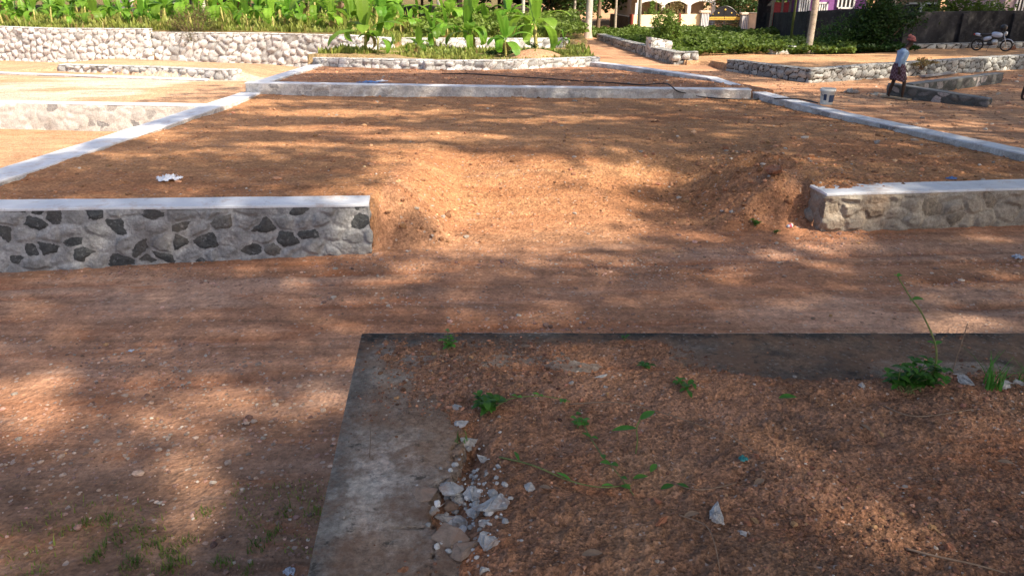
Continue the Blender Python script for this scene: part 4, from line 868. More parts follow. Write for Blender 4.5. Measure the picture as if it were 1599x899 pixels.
BT = [(20, 44, 6, 'bark', 'brown trunk at the far left behind the bananas', .03), (213, 38, 8, 'bark_pale', 'thick pale leaning trunk behind the left bananas', -.10), (196, 42, 5, 'bark_pale', 'white thin trunk leaning left behind the bananas', -.28), (321, 40, 6, 'bark_pale', 'pale trunk in front of the red house', -.04),
      (537, 42, 8, 'bark', 'brown leaning trunk above the middle of the stone wall', -.12), (576, 44, 5, 'bark_pale', 'slim whitish trunk left of the middle', -.08), (612, 46, 5, 'bark_palm', 'short-looking grey trunk in the dark wood', 0), (686, 42, 5, 'bark_pale', 'white straight trunk above the ledge clump', -.02), (719, 43, 8, 'bark', 'brown thick trunk in the dark wood', -.02), (735, 48, 4, 'bark', 'thin brown trunk right of the thick one', 0), (756, 46, 6, 'bark', 'brown trunk behind the ledge clump', -.05),
      (817, 40, 5, 'bark_pale', 'white trunk just left of the road end', 0), (897, 44, 4, 'bark_pale', 'thin pale trunk left of the thick mossy one', 0), (904, 50, 3, 'bark_palm', 'very thin trunk between the pale and the mossy trunk', 0), (919, 41, 10, 'bark_pale', 'thick mossy white trunk beside the road end', .02), (934, 46, 6, 'bark', 'brown trunk behind the thick mossy white one', .03), (961, 47, 4, 'bark_palm', 'thin grey trunk left of the yellow wall', 0), (480, 47, 4, 'bark', 'dim trunk behind the middle of the stone wall', .02), (660, 49, 4, 'bark', 'dim trunk left of the white straight one', .02), (780, 50, 5, 'bark', 'dim trunk above the upper wall end', -.02), (855, 50, 4, 'bark', 'dim trunk behind the big yellowing banana', .03), (870, 53, 3, 'bark_palm', 'faint grey trunk in the thicket left of the road end', -.03)]
for px, Y, wp, mt, lb, ln in BT: bgtree(px, Y, wp, M[mt], lb, ln, ht=random.uniform(6.5, 8.5), crown=random.uniform(2.2, 3), n=1700, base_py=30)
bgtree(1263, 31.3, 9.5, M['bark_palm'], 'pale straight palm trunk with reddish flared foot in front of the dark compound wall', .13 * 0 + .01, name='palm_tree', flare=1.75, ht=9, crown=2.2, n=1500, base_py=74, leafsz=.4)
bgtree(1370, 39, 3, M['bark_palm'], 'thin trunk behind the dark compound wall right of the purple house', 0, base_py=20, ht=6, n=1200)
bgtree(1545, 44, 5, M['bark_pale'], 'yellowish trunk above the dark wall near the right picture edge', .05, base_py=20, ht=6, n=1200)
# ------------------------------------------------------------------ buildings, walls and gate in the background
M['yellow'] = plain('yellow_paint', (.80, .66, .40), .8, .1, 2, .004); M['maroon'] = plain('maroon_paint', (.22, .05, .035), .7)
M['plinth'] = plain('grey_plinth', (.22, .22, .23), .9, .3, 3, .01); M['cream'] = plain('cream_paint', (.66, .56, .46), .85, .15, 3)
M['white'] = plain('white_paint', (.80, .79, .76), .6, .05); M['beige'] = plain('beige_paint', (.40, .34, .29), .8, .1)
M['blueish'] = plain('blue_stone', (.22, .28, .38), .6, .2); M['blackm'] = plain('black_metal', (.02, .02, .022), .4, .1, spec=.5); M['gold'] = plain('gold_paint', (.75, .50, .10), .4, .1)
M['purple'] = plain('purple_paint', (.26, .10, .30), .8, .12, 2); M['redp'] = plain('red_paint', (.55, .08, .07), .8, .15); M['pinkg'] = plain('pinkish_paint', (.45, .35, .36), .8)
M['tile'] = plain('roof_tile', (.28, .10, .06), .85, .25, 6); M['tarp'] = plain('blue_sheet', (.10, .28, .62), .5, .1); M['glass'] = plain('dark_glass', (.03, .035, .04), .15, .1, spec=.6)
M['wood'] = plain('weathered_post', (.30, .24, .17), .9, .3, 12)
n = NT('compound_wall', .95, .1); c = n.scale(_rgb(n, (.036, .035, .037)), n.map(n.noise(1.2, 6, .65, n.vec((1, 1, .35))), .3, .7, .45, 1.6))
c = n.mix(n.map(n.noise(5, 6, .7), .5, .68, 0, .6), c, (.10, .095, .095, 1)); n.col(c); n.bump(n.noise(8, 6, .7), .02); M['compound'] = n.m
def seg(mb, a, b, z0, z1, th, back=0):
    a = Vector((a[0], a[1])); b = Vector((b[0], b[1])); d = b - a; L_ = d.length; an = math.atan2(d.y, d.x); c = (a + b) / 2
    nx_ = Vector((d.y, -d.x)).normalized(); c = c - nx_ * back
    mb.box((c.x, c.y, (z0 + z1) / 2), (L_, th, z1 - z0), an)
def pz(px, py, Y): return aty(px, py, Y)
# yellow wall: panels, maroon posts, plinth
A = pz(985, 48, 49.0); B = pz(1093, 48, 51.0)
root = empty('yellow_wall', (A.x, A.y, 0), 'pale yellow compound wall with thin maroon posts left of the black gate', 'wall'); L0 = Vector(root.location)
ztop = pz(1040, 23, 50).z; zp = pz(1040, 41.5, 50).z
mb = MB(); seg(mb, (A.x - L0.x, A.y - L0.y), (B.x - L0.x, B.y - L0.y), -.3, zp, .26); mb.build('plinth', M['plinth'], root, bevel=.01)
mb = MB(); seg(mb, (A.x - L0.x, A.y - L0.y), (B.x - L0.x, B.y - L0.y), zp, ztop, .18); mb.build('panel', M['yellow'], root)
for f in (0.0, .67, 1.0):
    mb = MB(); c = (A + (B - A) * f) - L0; mb.box((c.x, c.y - .02, (zp + ztop) / 2 + .02), (.13, .30, ztop - zp + .06), math.atan2(B.y - A.y, B.x - A.x)); mb.build('post', M['maroon'], root, bevel=.006)
A2 = pz(965, 48, 52); mb = MB(); seg(mb, (0, 0), (A2.x - A.x, A2.y - A.y + 3), -.3, ztop - .1, .2, .1); mb.build('side_panel', M['compound'], root)
# pillars
def pillar(pa, pb, pt, pbt, Y, label):
    a = pz(pa, pbt, Y); b = pz(pb, pbt, Y); t = pz(pa, pt, Y).z
    r = empty('gate_pillar', ((a.x + b.x) / 2, Y, 0), label, 'gate pillar', 'tiled pillars of the black gate'); w_ = b.x - a.x
    mb = MB(); mb.box((0, 0, t / 2 - .1), (w_, w_, t + .1)); mb.build('shaft', M['blueish'], r, bevel=.01)
    mb = MB()
    for k in range(5): mb.box((-w_ / 2 + w_ * (k + .5) / 5, -w_ / 2 - .008, t / 2), (w_ / 12, .02, t * .92))
    mb.build('tile_strips', M['white'], r)
    mb = MB(); mb.box((0, 0, t + .05), (w_ * 1.25, w_ * 1.25, .12)); mb.build('coping', M['cream'], r, bevel=.02)
pillar(1092, 1104, 20, 46, 50.8, 'pale striped tiled pillar at the left of the black gate'); pillar(1155, 1168, 23, 46, 50.8, 'bluish tiled pillar at the right of the black gate')
a = pz(1105, 45, 50.9); b = pz(1154, 45, 50.9); W_ = b.x - a.x; gt = pz(1128, 10, 50.9).z
root = empty('iron_gate', ((a.x + b.x) / 2, 50.9, 0), 'black double iron gate with arched top, gold spear band and gold rosettes', 'gate'); root_z = .0
for s in (-1, 1):
    mb = MB(); V = []; N_ = 14; x0 = .015; hw = W_ / 2 - .02; low = pz(1108, 27, 50.9).z
    top = lambda x: low + (gt - low) * max(0, math.cos(min(1, abs(x) / (hw * .92)) * math.pi / 2)) ** .8
    zz = .62
    for yy_ in (-.02, .02): V += [(s * (x0 + (hw - x0) * i / N_), yy_, h) for i in range(N_ + 1) for h in (zz, top(x0 + (hw - x0) * i / N_))]
    F = []
    for i in range(N_): q = 2 * i; F += [(q, q + 2, q + 3, q + 1), (q + 2 * N_ + 2, q + 3 + 2 * N_, q + 5 + 2 * N_, q + 4 + 2 * N_), (q + 1, q + 3, q + 5 + 2 * N_, q + 3 + 2 * N_)]
    mb.add(V, F); leaf = mb.build('gate_leaf', M['blackm'], root)
    mb = MB(); 
    for z in (.12, .58, .40): mb.box((s * hw / 2, 0, z), (hw, .05, .04))
    for i in range(14): mb.box((s * (x0 + hw * (i + .5) / 14), 0, .32), (.018, .018, .56))
    mb.box((s * .03, 0, .6), (.05, .06, 1.2)); mb.box((s * (hw - .02), 0, .7), (.05, .06, 1.25)); mb.build('bars', M['blackm'], leaf)
    mb = MB()
    for i in range(14): 
        x = s * (x0 + hw * (i + .5) / 14); mb.box((x, -.03, .70), (.035, .02, .11)); mb.add([(x - .04, -.035, .75), (x + .04, -.035, .75), (x, -.035, .85), (x, -.01, .75)], [(0, 1, 2), (0, 1, 3), (1, 2, 3), (0, 2, 3)])
    mb.box((s * hw / 2, -.03, .64), (hw, .02, .03)); mb.build('spear_band', M['gold'], leaf)
    mb = MB(); mb.tube([(s * (x0 + (hw - x0) * i / N_), -.03, top(x0 + (hw - x0) * i / N_)) for i in range(N_ + 1)], .022, 6); mb.build('rim', M['gold'] if 0 else M['blackm'], leaf)
    for (x, z) in ((.42, 1.05), (.78, .98)): mb = MB(); mb.lathe([(0, -.03), (.04, -.02), (.045, .0), (0, .02)], (s * x * hw, -.03, z), 10, Matrix.Rotation(math.pi / 2, 3, 'X')); mb.build('rosette', M['gold'], leaf)
mb = MB(); mb.lathe([(0, -.03), (.055, -.02), (.055, .0), (0, .02)], (0, -.05, 1.25), 12, Matrix.Rotation(math.pi / 2, 3, 'X')); mb.build('rosette', M['gold'], root)
a = pz(1169, 45, 50.6); b = pz(1196, 45, 48.5); zt_ = pz(1180, 22, 50).z
mb = MB(); root = empty('cream_wall', (a.x, a.y, 0), 'short cream wall panel right of the gate with a small plant before it', 'wall')
seg(mb, (0, 0), (b.x - a.x, b.y - a.y), -.3, zt_, .2); mb.build('panel', M['cream'], root, bevel=.01)
mb = MB(); seg(mb, (0, 0), (b.x - a.x, b.y - a.y), zt_, zt_ + .06, .28); mb.build('coping', M['beige'], root)
q = pz(1187, 44, 47.5); bush('creeper_plant', (q.x, 47.6, 0), (.22, .12, .55), 260, .12, 'small dark plant standing against the cream wall panel', M['leaf_dark'], 6, 3, 'plant')
# dark compound wall: panels stepping to the right
pts = [(1196, 20, 47.0), (1225, 20, 41), (1268, 18, 36.6), (1345, 14, 36.0), (1421, 8, 35.6), (1422, 19, 35.6), (1600, 17, 36.6), (1760, 15, 37)]
root = empty('compound_wall', (pz(1400, 70, 35.6).x, 35.6, -.1), 'long dark weathered compound wall on the right, stained almost black', 'wall'); L0 = Vector(root.location)
for (x0, y0, Y0), (x1, y1, Y1) in zip(pts[:-1], pts[1:]):
    if x1 - x0 < 3: continue
    a = pz(x0, y0, Y0) - L0; b = pz(x1, y1, Y1) - L0; m = MB(); th = .1
    vs = [(a.x, a.y, -.4), (b.x, b.y, -.4), (b.x, b.y, b.z), (a.x, a.y, a.z), (a.x, a.y + .2, -.4), (b.x, b.y + .2, -.4), (b.x, b.y + .2, b.z), (a.x, a.y + .2, a.z)]
    m.add(vs, [(0, 1, 2, 3), (7, 6, 5, 4), (3, 2, 6, 7), (0, 3, 7, 4), (1, 5, 6, 2)]); m.build('wall_panel', M['compound'], root)
for px, Y in ((1421, 35.5), (1510, 36.05), (1590, 36.5), (1345, 35.95), (1268, 36.5)):
    a = pz(px, 8, Y) - L0; m = MB(); m.box((a.x, a.y - .02, a.z / 2 - .3), (.28, .26, a.z + (.1 if px < 1430 else -.15))); m.build('pier', M['compound'], root, bevel=.01)
wall('foundation_wall', 'rough stone footing with pale stones under the dark compound wall behind the motorcycle', 'wall',
     [(pz(1425, 76, 35.0).x, 35.0, -.2, .16), (pz(1600, 76, 35.6).x, 35.6, -.2, .22), (30, 36, -.2, .2)], .35, .3, .06, M['rub_grey'], .06, seed=71)
a = pz(1152, 75, 31.2); b = pz(1258, 75, 31.6)
wall('foundation_wall', 'low crumbling pale plinth left of the palm trunk', 'wall', [(pz(1206, 75, 31.2).x, 31.2, -.2, .30), (pz(1246, 75, 31.5).x, 31.5, -.2, .32)], .3, .3, .05, M['rub_white'], .05, seed=72)
# houses
def house(name, label, x0, x1, Y, depth, h, wall_m, roof_m, wins, zb=0, roof='gable', porch=None, eave=.5):
    a = pz(x0, 20, Y).x; b = pz(x1, 20, Y).x; w_ = b - a; r = empty(name, ((a + b) / 2, Y, zb), label, 'house')
    mb = MB(); mb.box((0, depth / 2, h / 2 - .2), (w_, depth, h + .4)); mb.build('walls', M[wall_m], r)
    mb = MB()
    if roof == 'gable':
        e = eave; vs = [(-w_ / 2 - e, -e, h - .05), (w_ / 2 + e, -e, h - .05), (w_ / 2 + e, depth + e, h - .05), (-w_ / 2 - e, depth + e, h - .05), (-w_ / 2 - e, depth / 2, h + depth * .28), (w_ / 2 + e, depth / 2, h + depth * .28)]
        mb.add(vs, [(0, 1, 5, 4), (2, 3, 4, 5), (0, 4, 3), (1, 2, 5), (3, 2, 1, 0)])
    else: mb.box((0, depth / 2 - eave / 2, h + .1), (w_ + 2 * eave, depth + eave, .2))
    mb.build('roof', M[roof_m], r)
    for (wx, wz, ww, wh, kind) in wins:
        X = pz(wx, 20, Y).x - (a + b) / 2
        f = MB(); 
        for s in (-1, 1): f.box((X + s * ww / 2, -.04, wz), (.08, .12, wh + .08)); f.box((X, -.04, wz + s * wh / 2), (ww + .08, .12, .08))
        fo = f.build('window' if kind == 'w' else 'door', M['white'], r)
        g_ = MB(); g_.box((X, -.01, wz), (ww, .03, wh)); g_.build('pane', M['glass'], fo)
        if kind == 'w':
            g_ = MB(); 
            for k in range(1, 4): g_.box((X - ww / 2 + ww * k / 4, -.06, wz), (.07, .03, wh))
            g_.build('bars', M['white'], fo)
    return r, (a + b) / 2
r, cx = house('white_house', 'white house with arched porch behind the yellow wall', 985, 1098, 58, 8, 3.4, 'beige', 'white', [(1035, 1.35, 1.0, 1.3, 'w'), (1060, 1.1, .95, 2.1, 'd')], roof='flat', eave=.4)
mb = MB(); w_ = (pz(1100, 10, 55).x - pz(978, 10, 55).x); zl = pz(1040, 9, 55).z; N_ = 40
for i in range(N_):
    xa = -w_ / 2 + w_ * i / N_; xb = xa + w_ / N_; f = lambda x: zl - .02 + .42 * abs(math.sin(math.pi * (x + w_ / 2) / (w_ / 3))) ** .6 - .12
    mb.add([(xa, -3.1, f(xa)), (xb, -3.1, f(xb)), (xb, -3.1, zl + .75), (xa, -3.1, zl + .75), (xa, -2.95, f(xa)), (xb, -2.95, f(xb)), (xb, -2.95, zl + .75), (xa, -2.95, zl + .75)], [(0, 1, 2, 3), (4, 7, 6, 5), (0, 4, 5, 1)])
mb.box((0, -1.5, zl + .8), (w_ + .3, 3.4, .14)); mb.build('porch_canopy', M['white'], r)
for f in (-.5, -.167, .167, .48):
    mb = MB(); mb.box((w_ * f, -3.0, zl / 2), (.24, .24, zl + .3)); p_ = mb.build('porch_column', M['white'], r, bevel=.01)
    mb = MB(); mb.box((w_ * f, -3.0, .4), (.34, .34, .9)); mb.build('column_base', M['blueish'], p_, bevel=.01)
house('purple_house', 'purple house with white barred windows above the dark compound wall', 1258, 1350, 42, 3, 3.2, 'purple', 'tile', [(1254, 1.75, .5, .85, 'w'), (1318, 1.95, .85, .8, 'w'), (1282, 1.55, .5, .5, 'w')], eave=.6)
a = pz(1205, 20, 44); b = pz(1233, 20, 44); w_ = b.x - a.x
r = empty('red_shed', ((a.x + b.x) / 2, 44, 0), 'small open shed with low red wall and dark roof left of the purple house', 'shed')
mb = MB(); mb.box((0, .1, .9), (w_, .15, 1.8)); mb.build('low_wall', M['redp'], r)
mb = MB(); mb.box((0, 1.2, 2.75), (w_ + .8, 3, .16)); mb.build('roof', M['tile'], r)
for f in (-.48, .05, .48): mb = MB(); mb.box((w_ * f, 0, 1.35), (.11, .11, 2.7)); mb.build('post', M['wood'], r)
mb = MB(); mb.box((0, -.06, 1.98), (w_ + .2, .1, .09)); mb.build('rail', M['white'], r)
mb = MB(); mb.box((0, 2.6, 1.3), (w_, .1, 2.6)); mb.build('back_wall', M['compound'], r)
r, _ = house('tarp_shed', 'dark open shed with bright blue sheet roof over the compound wall', 1405, 1466, 41, 3, 2.05, 'wood', 'tarp', [(1425, 1.1, .7, 1.4, 'd'), (1450, 1.1, .7, 1.4, 'd')], roof='flat', eave=.3)
house('grey_house', 'pinkish grey house at the top right corner', 1566, 1640, 45, 6, 3, 'pinkg', 'tile', [(1594, 1.6, .8, 1.2, 'w')], eave=.3)
r, _ = house('red_house', 'low red and white house hidden behind the banana plants', 330, 352, 50, 5, 2.2, 'redp', 'tile', [(340, 1.2, .6, 1.0, 'w')], zb=1.2, eave=1.0)
house('pale_house', 'pale house with brown roof among the trees behind the bananas', 255, 330, 54, 6, 2.6, 'white', 'tile', [(275, 1.5, .9, 1.0, 'w'), (310, 1.5, .9, 1.0, 'w')], zb=1.2, eave=1.2)
# posts and poles
def post(px, pyb, Y, r_, h, mat, label, name='post', z=None):
    a = pz(px, pyb, Y); mb = MB(); mb.tube([(0, 0, -.3), (.01, 0, h * .5), (0, .01, h)], [r_, r_ * .95, r_ * .85], 8); o = mb.build(name, mat, None, True); o.location = (a.x, Y, a.z if z is None else z); tag(o, label, 'post')
post(997, 47, 47, .11, 7, M['bark_pale'], 'whitish round pole in front of the yellow wall', 'pole')
post(1236, 52, 35.6, .055, 6, M['stalk'], 'thin greenish pole before the dark wall left of the palm trunk', 'pole')
post(1394, 20, 40, .08, 3, M['cream'], 'short pale concrete post above the dark compound wall', 'post', 0)
post(1461, 20, 40.5, .05, 3, M['wood'], 'thin wooden post at the right end of the tarp shed', 'post', 0)
post(613, 30, 44, .10, 2.6, M['cream'], 'grey concrete post in the dark wood', 'post', 1.0)
# ------------------------------------------------------------------ hose, bucket, litter
M['rubber'] = plain('black_hose', (.025, .027, .03), .5, .2); M['pail'] = plain('white_plastic', (.62, .63, .60), .45, .12, 10); M['label_blue'] = plain('dark_blue_print', (.03, .05, .10), .5)
def smooth(pts, k=6):
    out = []; n_ = len(pts)
    for i in range(n_ - 1):
        p0, p1, p2, p3 = [Vector(pts[max(0, min(n_ - 1, j))]) for j in (i - 1, i, i + 1, i + 2)]
        for t in np.arange(0, 1, 1 / k): out.append(.5 * ((2 * p1) + (p2 - p0) * t + (2 * p0 - 5 * p1 + 4 * p2 - p3) * t * t + (3 * p1 - p0 - 3 * p2 + p3) * t ** 3))
    return out + [Vector(pts[-1])]
hp = [P(px, py, .45) for px, py in ((690, 116), (740, 117), (800, 121), (850, 124), (905, 128), (960, 131), (1000, 134))]
hp = [p + Vector((0, 0, .02)) for p in hp]
yc = lambda X: float(ip(X, [(-5.95, 17.0), (0, 16.55), (5.15, 16.35)]))
q = aty(1036, 137, yc(3.2) + .28); hp.append(Vector((q.x, yc(q.x) + .30, .575))); q2 = aty(1046, 139, yc(3.4)); hp.append(Vector((q2.x, yc(q2.x) - .02, .57))); hp.append(Vector((q2.x + .15, yc(q2.x) - .10, .46)))
hp += [P(px, py, .35) + Vector((0, 0, .035)) for px, py in ((1075, 149), (1095, 154), (1130, 157), (1170, 158), (1198, 157))]
capz = .50
for px, py in ((1222, 154), (1250, 155), (1277, 161)): hp.append(at(px, py, .49))
mb = MB(); mb.tube(smooth(hp), .013, 7); tag(mb.build('hose', M['rubber'], None, True), 'long black hose lying over the cross wall and along to the bucket', 'hose')
bp = at(1290, 162, .478)
root = empty('paint_bucket', (bp.x, bp.y, .472), 'white plastic paint bucket with a dark printed panel standing on the right boundary wall', 'bucket')
mb = MB(); mb.lathe([(0, 0), (.105, 0), (.112, .004), (.128, .235), (.142, .238), (.144, .262), (.136, .264), (.138, .29), (.130, .29), (.122, .24), (.104, .01), (0, .01)], n=28); mb.build('pail', M['pail'], root, True)
mb = MB(); V = []; N_ = 10
for i in range(N_ + 1):
    a_ = math.radians(-95 + 62 * i / N_)
    for z in (.045, .175): rr = .1125 + .016 * z / .235 + .002; V.append((rr * math.cos(a_), rr * math.sin(a_), z))
mb.add(V, [(2 * i, 2 * i + 2, 2 * i + 3, 2 * i + 1) for i in range(N_)]); mb.build('printed_panel', M['label_blue'], root)
mb = MB(); V = []
for i in range(5):
    a_ = math.radians(-142 + 26 * i / 4)
    for z in (.08, .19): rr = .1125 + .016 * z / .235 + .002; V.append((rr * math.cos(a_), rr * math.sin(a_), z))
mb.add(V, [(2 * i, 2 * i + 2, 2 * i + 3, 2 * i + 1) for i in range(4)]); mb.build('printed_panel', M['label_blue'], root)
mb = MB(); mb.tube([(.145 * math.cos(t), -.145 * math.sin(t) * .55 - .02, .235 - .115 * math.sin(t)) for t in np.linspace(0, math.pi, 14)], .003, 5); mb.build('handle', M['blackm'], root)
def crumple(name, p, w_, d_, h_, mat, label, cat, seed, rz=0):
    n_ = 26; x = np.linspace(-.5, .5, n_); X, Y = np.meshgrid(x, x); r_ = np.hypot(X, Y)
    Z = np.abs(fbm(X * 5 + seed, Y * 5, 4, seed, .6)) * 2.2 * h_ * np.clip(1.15 - r_ * 1.6, .15, 1)
    X2 = (X + .10 * fbm(X * 4, Y * 4, 3, seed + 1)) * w_; Y2 = (Y + .25 * fbm(X * 4, Y * 4, 3, seed + 2)) * d_
    kp = ((r_ + .7 * fbm(X * 5, Y * 5, 4, seed + 4)) < .42)[:-1, :-1]
    V, F, u = gridmesh(X2, Y2, Z, kp); o = link(name, mesh_np(name, V, F, False), mat); o.location = p; o.rotation_euler[2] = rz
    so = o.modifiers.new('t', 'SOLIDIFY'); so.thickness = .003; return tag(o, label, cat)
M['plastic'] = plain('white_plastic_sheet', (.72, .74, .78), .35, .1, 20, spec=.5); M['foil'] = plain('bluish_plastic', (.42, .47, .55), .3, .3, 30, spec=.5); M['bluecloth'] = plain('blue_sheeting', (.10, .20, .42), .5, .3)
crumple('plastic_bag', P(262, 281, .5) + Vector((0, 0, .01)), .30, .24, .10, M['plastic'], 'crumpled white plastic bag lying behind the left wall', 'plastic bag', 3)
crumple('plastic_scrap', P(1588, 403, 0) + Vector((0, 0, .01)), .12, .12, .07, M['foil'], 'crumpled bluish plastic scrap on the road at the right picture edge', 'litter', 8)
crumple('plastic_scrap', P(576, 131, .45) + Vector((0, 0, .03)), .55, .35, .10, M['bluecloth'], 'blue plastic sheet scrap on the farther plot behind the cross wall', 'litter', 12)
crumple('plastic_scrap', P(596, 129, .45) + Vector((0, 0, .03)), .3, .25, .08, M['plastic'], 'pale scrap lying right of the blue sheet scrap', 'litter', 14)
crumple('plastic_scrap', P(1485, 280, .4) + Vector((0, 0, .01)), .14, .10, .05, M['bluecloth'], 'small dark blue scrap just behind the right wall', 'litter', 16)
crumple('foil_scrap', T(1161, 717) + Vector((0, 0, .004)), .04, .035, .02, plain('teal_plastic', (.03, .20, .20), .4, .3), 'small teal plastic bit on the foreground soil', 'litter', 18)
crumple('plastic_scrap', P(451, 893, 0) + Vector((0, 0, .004)), .06, .06, .03, M['foil'], 'small blue and white scrap beside the terrace wall at the bottom', 'litter', 19)
crumple('plastic_scrap', P(205, 548, 0) + Vector((0, 0, .004)), .05, .04, .02, M['foil'], 'tiny bluish bit on the sunny part of the near road', 'litter', 22)
crumple('cement_sack', P(1329, 146, .1) + Vector((0, 0, .02)), .42, .25, .20, M['conc'], 'grey-white empty sack lying on the road left of the man', 'sack', 25)
q = P(1232, 356, .15); root = empty('paper_cup', (q.x, q.y, q.z + .025), 'small white and pink paper cup lying beside the right wall end', 'cup', None, .4)
mb = MB(); mb.lathe([(0, -.03), (.016, -.03), (.024, .035), (.022, .035), (.0, .03)], n=12, M=Matrix.Rotation(1.45, 3, 'Y')); mb.build('cup_body', M['plastic'], root, True)
mb = MB(); mb.lathe([(.0195, -.008), (.0232, .02)], n=12, M=Matrix.Rotation(1.45, 3, 'Y')); mb.lathe([(.0205, -.008), (.0242, .02)], n=12, M=Matrix.Rotation(1.45, 3, 'Y')); mb.build('cup_band', plain('pink_print', (.55, .12, .18), .5), root, True)
a = P(1574, 240, .45); b = a + Vector((.55, -.05, .02)); mb = MB(); mb.tube([a + Vector((0, 0, .03)), (a + b) / 2 + Vector((0, 0, .05)), b + Vector((0, 0, .03))], [.02, .025, .02], 7); tag(mb.build('cane', plain('yellow_cane', (.55, .42, .08), .5)), 'yellow cane lying on the plot at the right picture edge', 'stick')
a = P(1440, 123, .2); b = P(1487, 117, .25); mb = MB(); d_ = b - a; mb.box((a + b) / 2 + Vector((0, 0, .06)), (d_.length, .14, .05), math.atan2(d_.y, d_.x)); tag(mb.build('plank', M['plinth'], None, bevel=.006), 'cement-stained grey plank lying behind the walking man', 'plank')
a = P(1378, 152, .1); b = P(1420, 158, .1); mb = MB(); d_ = b - a; mb.box((a + b) / 2 + Vector((0, 0, .03)), (d_.length, .16, .035), math.atan2(d_.y, d_.x)); tag(mb.build('plank', M['wood'], None, bevel=.005), 'thin weathered plank on the ground at the feet of the walking man', 'plank')
crumple('mortar_heap', P(1372, 148, .1), .5, .4, .12, M['cap_dark'], 'small heap of wet grey mortar at the wall corner behind the man', 'mortar', 31)
for i, (px, py, s) in enumerate(((1590, 74, .5), (1580, 78, .3))):
    p = P(px, py, .1); chunk('earth_heap', p, (s * 2, s, s * .8), M['lat'], ['reddish earth heap right of the motorcycle', 'smaller earth heap beside the motorcycle wheel'][i], 'heap', seed=i + 200)
# ------------------------------------------------------------------ small plants in the foreground
def put_leaf(V, F, Tn, p, d, up, l, w_, droop=.25, tn=.5):
    d = Vector(d).normalized(); s = d.cross(Vector(up)); s = s.normalized() if s.length > 1e-3 else Vector((1, 0, 0)); n_ = s.cross(d); o = len(V); m = 6
    for i in range(m + 1):
        f = i / m; c = Vector(p) + d * l * f - Vector((0, 0, 1)) * l * droop * f * f; wv = w_ * .5 * math.sin(math.pi * min(.999, f * .95 + .04)) ** .8
        V += [tuple(c - s * wv + n_ * wv * .35), tuple(c), tuple(c + s * wv + n_ * wv * .35)]; Tn += [tn] * 3
    for i in range(m):
        for j in (0, 1): q = o + 3 * i + j; F.append((q, q + 1, q + 4, q + 3))
def weed(name, p, label, stems, leaf, cat='weed', mat='weed', seed=0, srad=.0025, smat='stalk'):
    """stems: list of point lists relative to p; leaf: (count per stem, length, width, whorl)"""
    r = random.Random(seed); root = empty(name, p, label, cat); V, F, Tn = [], [], []; mb = MB()
    for st in stems:
        pts = smooth([Vector(q) for q in st], 5); mb.tube(pts, [srad * (1 - .6 * i / len(pts)) for i in range(len(pts))], 5)
        n_, l, w_, wh = leaf
        for k in range(n_):
            f = .25 + .75 * (k + 1) / n_; q = pts[int(f * (len(pts) - 1))]; a0 = r.uniform(0, 6.28)
            for j in range(wh):
                a = a0 + j * 6.28 / wh + r.uniform(-.3, .3); put_leaf(V, F, Tn, q, (math.cos(a), math.sin(a), r.uniform(.0, .8)), (0, 0, 1), l * r.uniform(.6, 1.15), w_ * r.uniform(.7, 1.1), r.uniform(.1, .5), r.random() * .9)
    mb.build('stem', M[smat], root, True); link('leaves', mesh_np('leaves', V, F, True, {'tone': Tn}), M[mat], root); return root
def fan(n_, h, sp, seed):
    r = random.Random(seed); out = []
    for k in range(n_):
        a = k * 6.28 / n_ + r.uniform(-.5, .5); s = sp * r.uniform(.3, 1); hh_ = h * r.uniform(.5, 1)
        out.append([(0, 0, -.005), (math.cos(a) * s * .4, math.sin(a) * s * .4, hh_ * .6), (math.cos(a) * s, math.sin(a) * s, hh_)])
    return out
weed('weed', T(760, 645), 'bright green leafy weed at the head of the crack in the cement wall', fan(7, .07, .055, 1), (3, .045, .026, 3), seed=1)
weed('weed', T(700, 548), 'small leafy weed at the far edge of the terrace near its left corner', fan(4, .07, .03, 2) + [[(0, 0, 0), (.0, 0, .05), (.0, .01, .095)]], (3, .03, .02, 2), seed=2)
weed('weed', T(1008, 576), 'tiny single weed in the upper middle of the foreground soil', fan(3, .03, .02, 3), (2, .03, .02, 2), seed=3)
weed('weed', T(975, 532), 'tiny sprout right at the far edge of the terrace', fan(2, .03, .02, 4), (2, .025, .016, 2), seed=4)
weed('weed', T(1068, 608), 'small dim weed on the soil left of the cement strip', fan(4, .03, .04, 5), (2, .035, .02, 2), seed=5)
weed('weed', T(902, 668), 'little curled weed near the thin vine', fan(3, .04, .02, 6), (2, .03, .02, 2), seed=6)
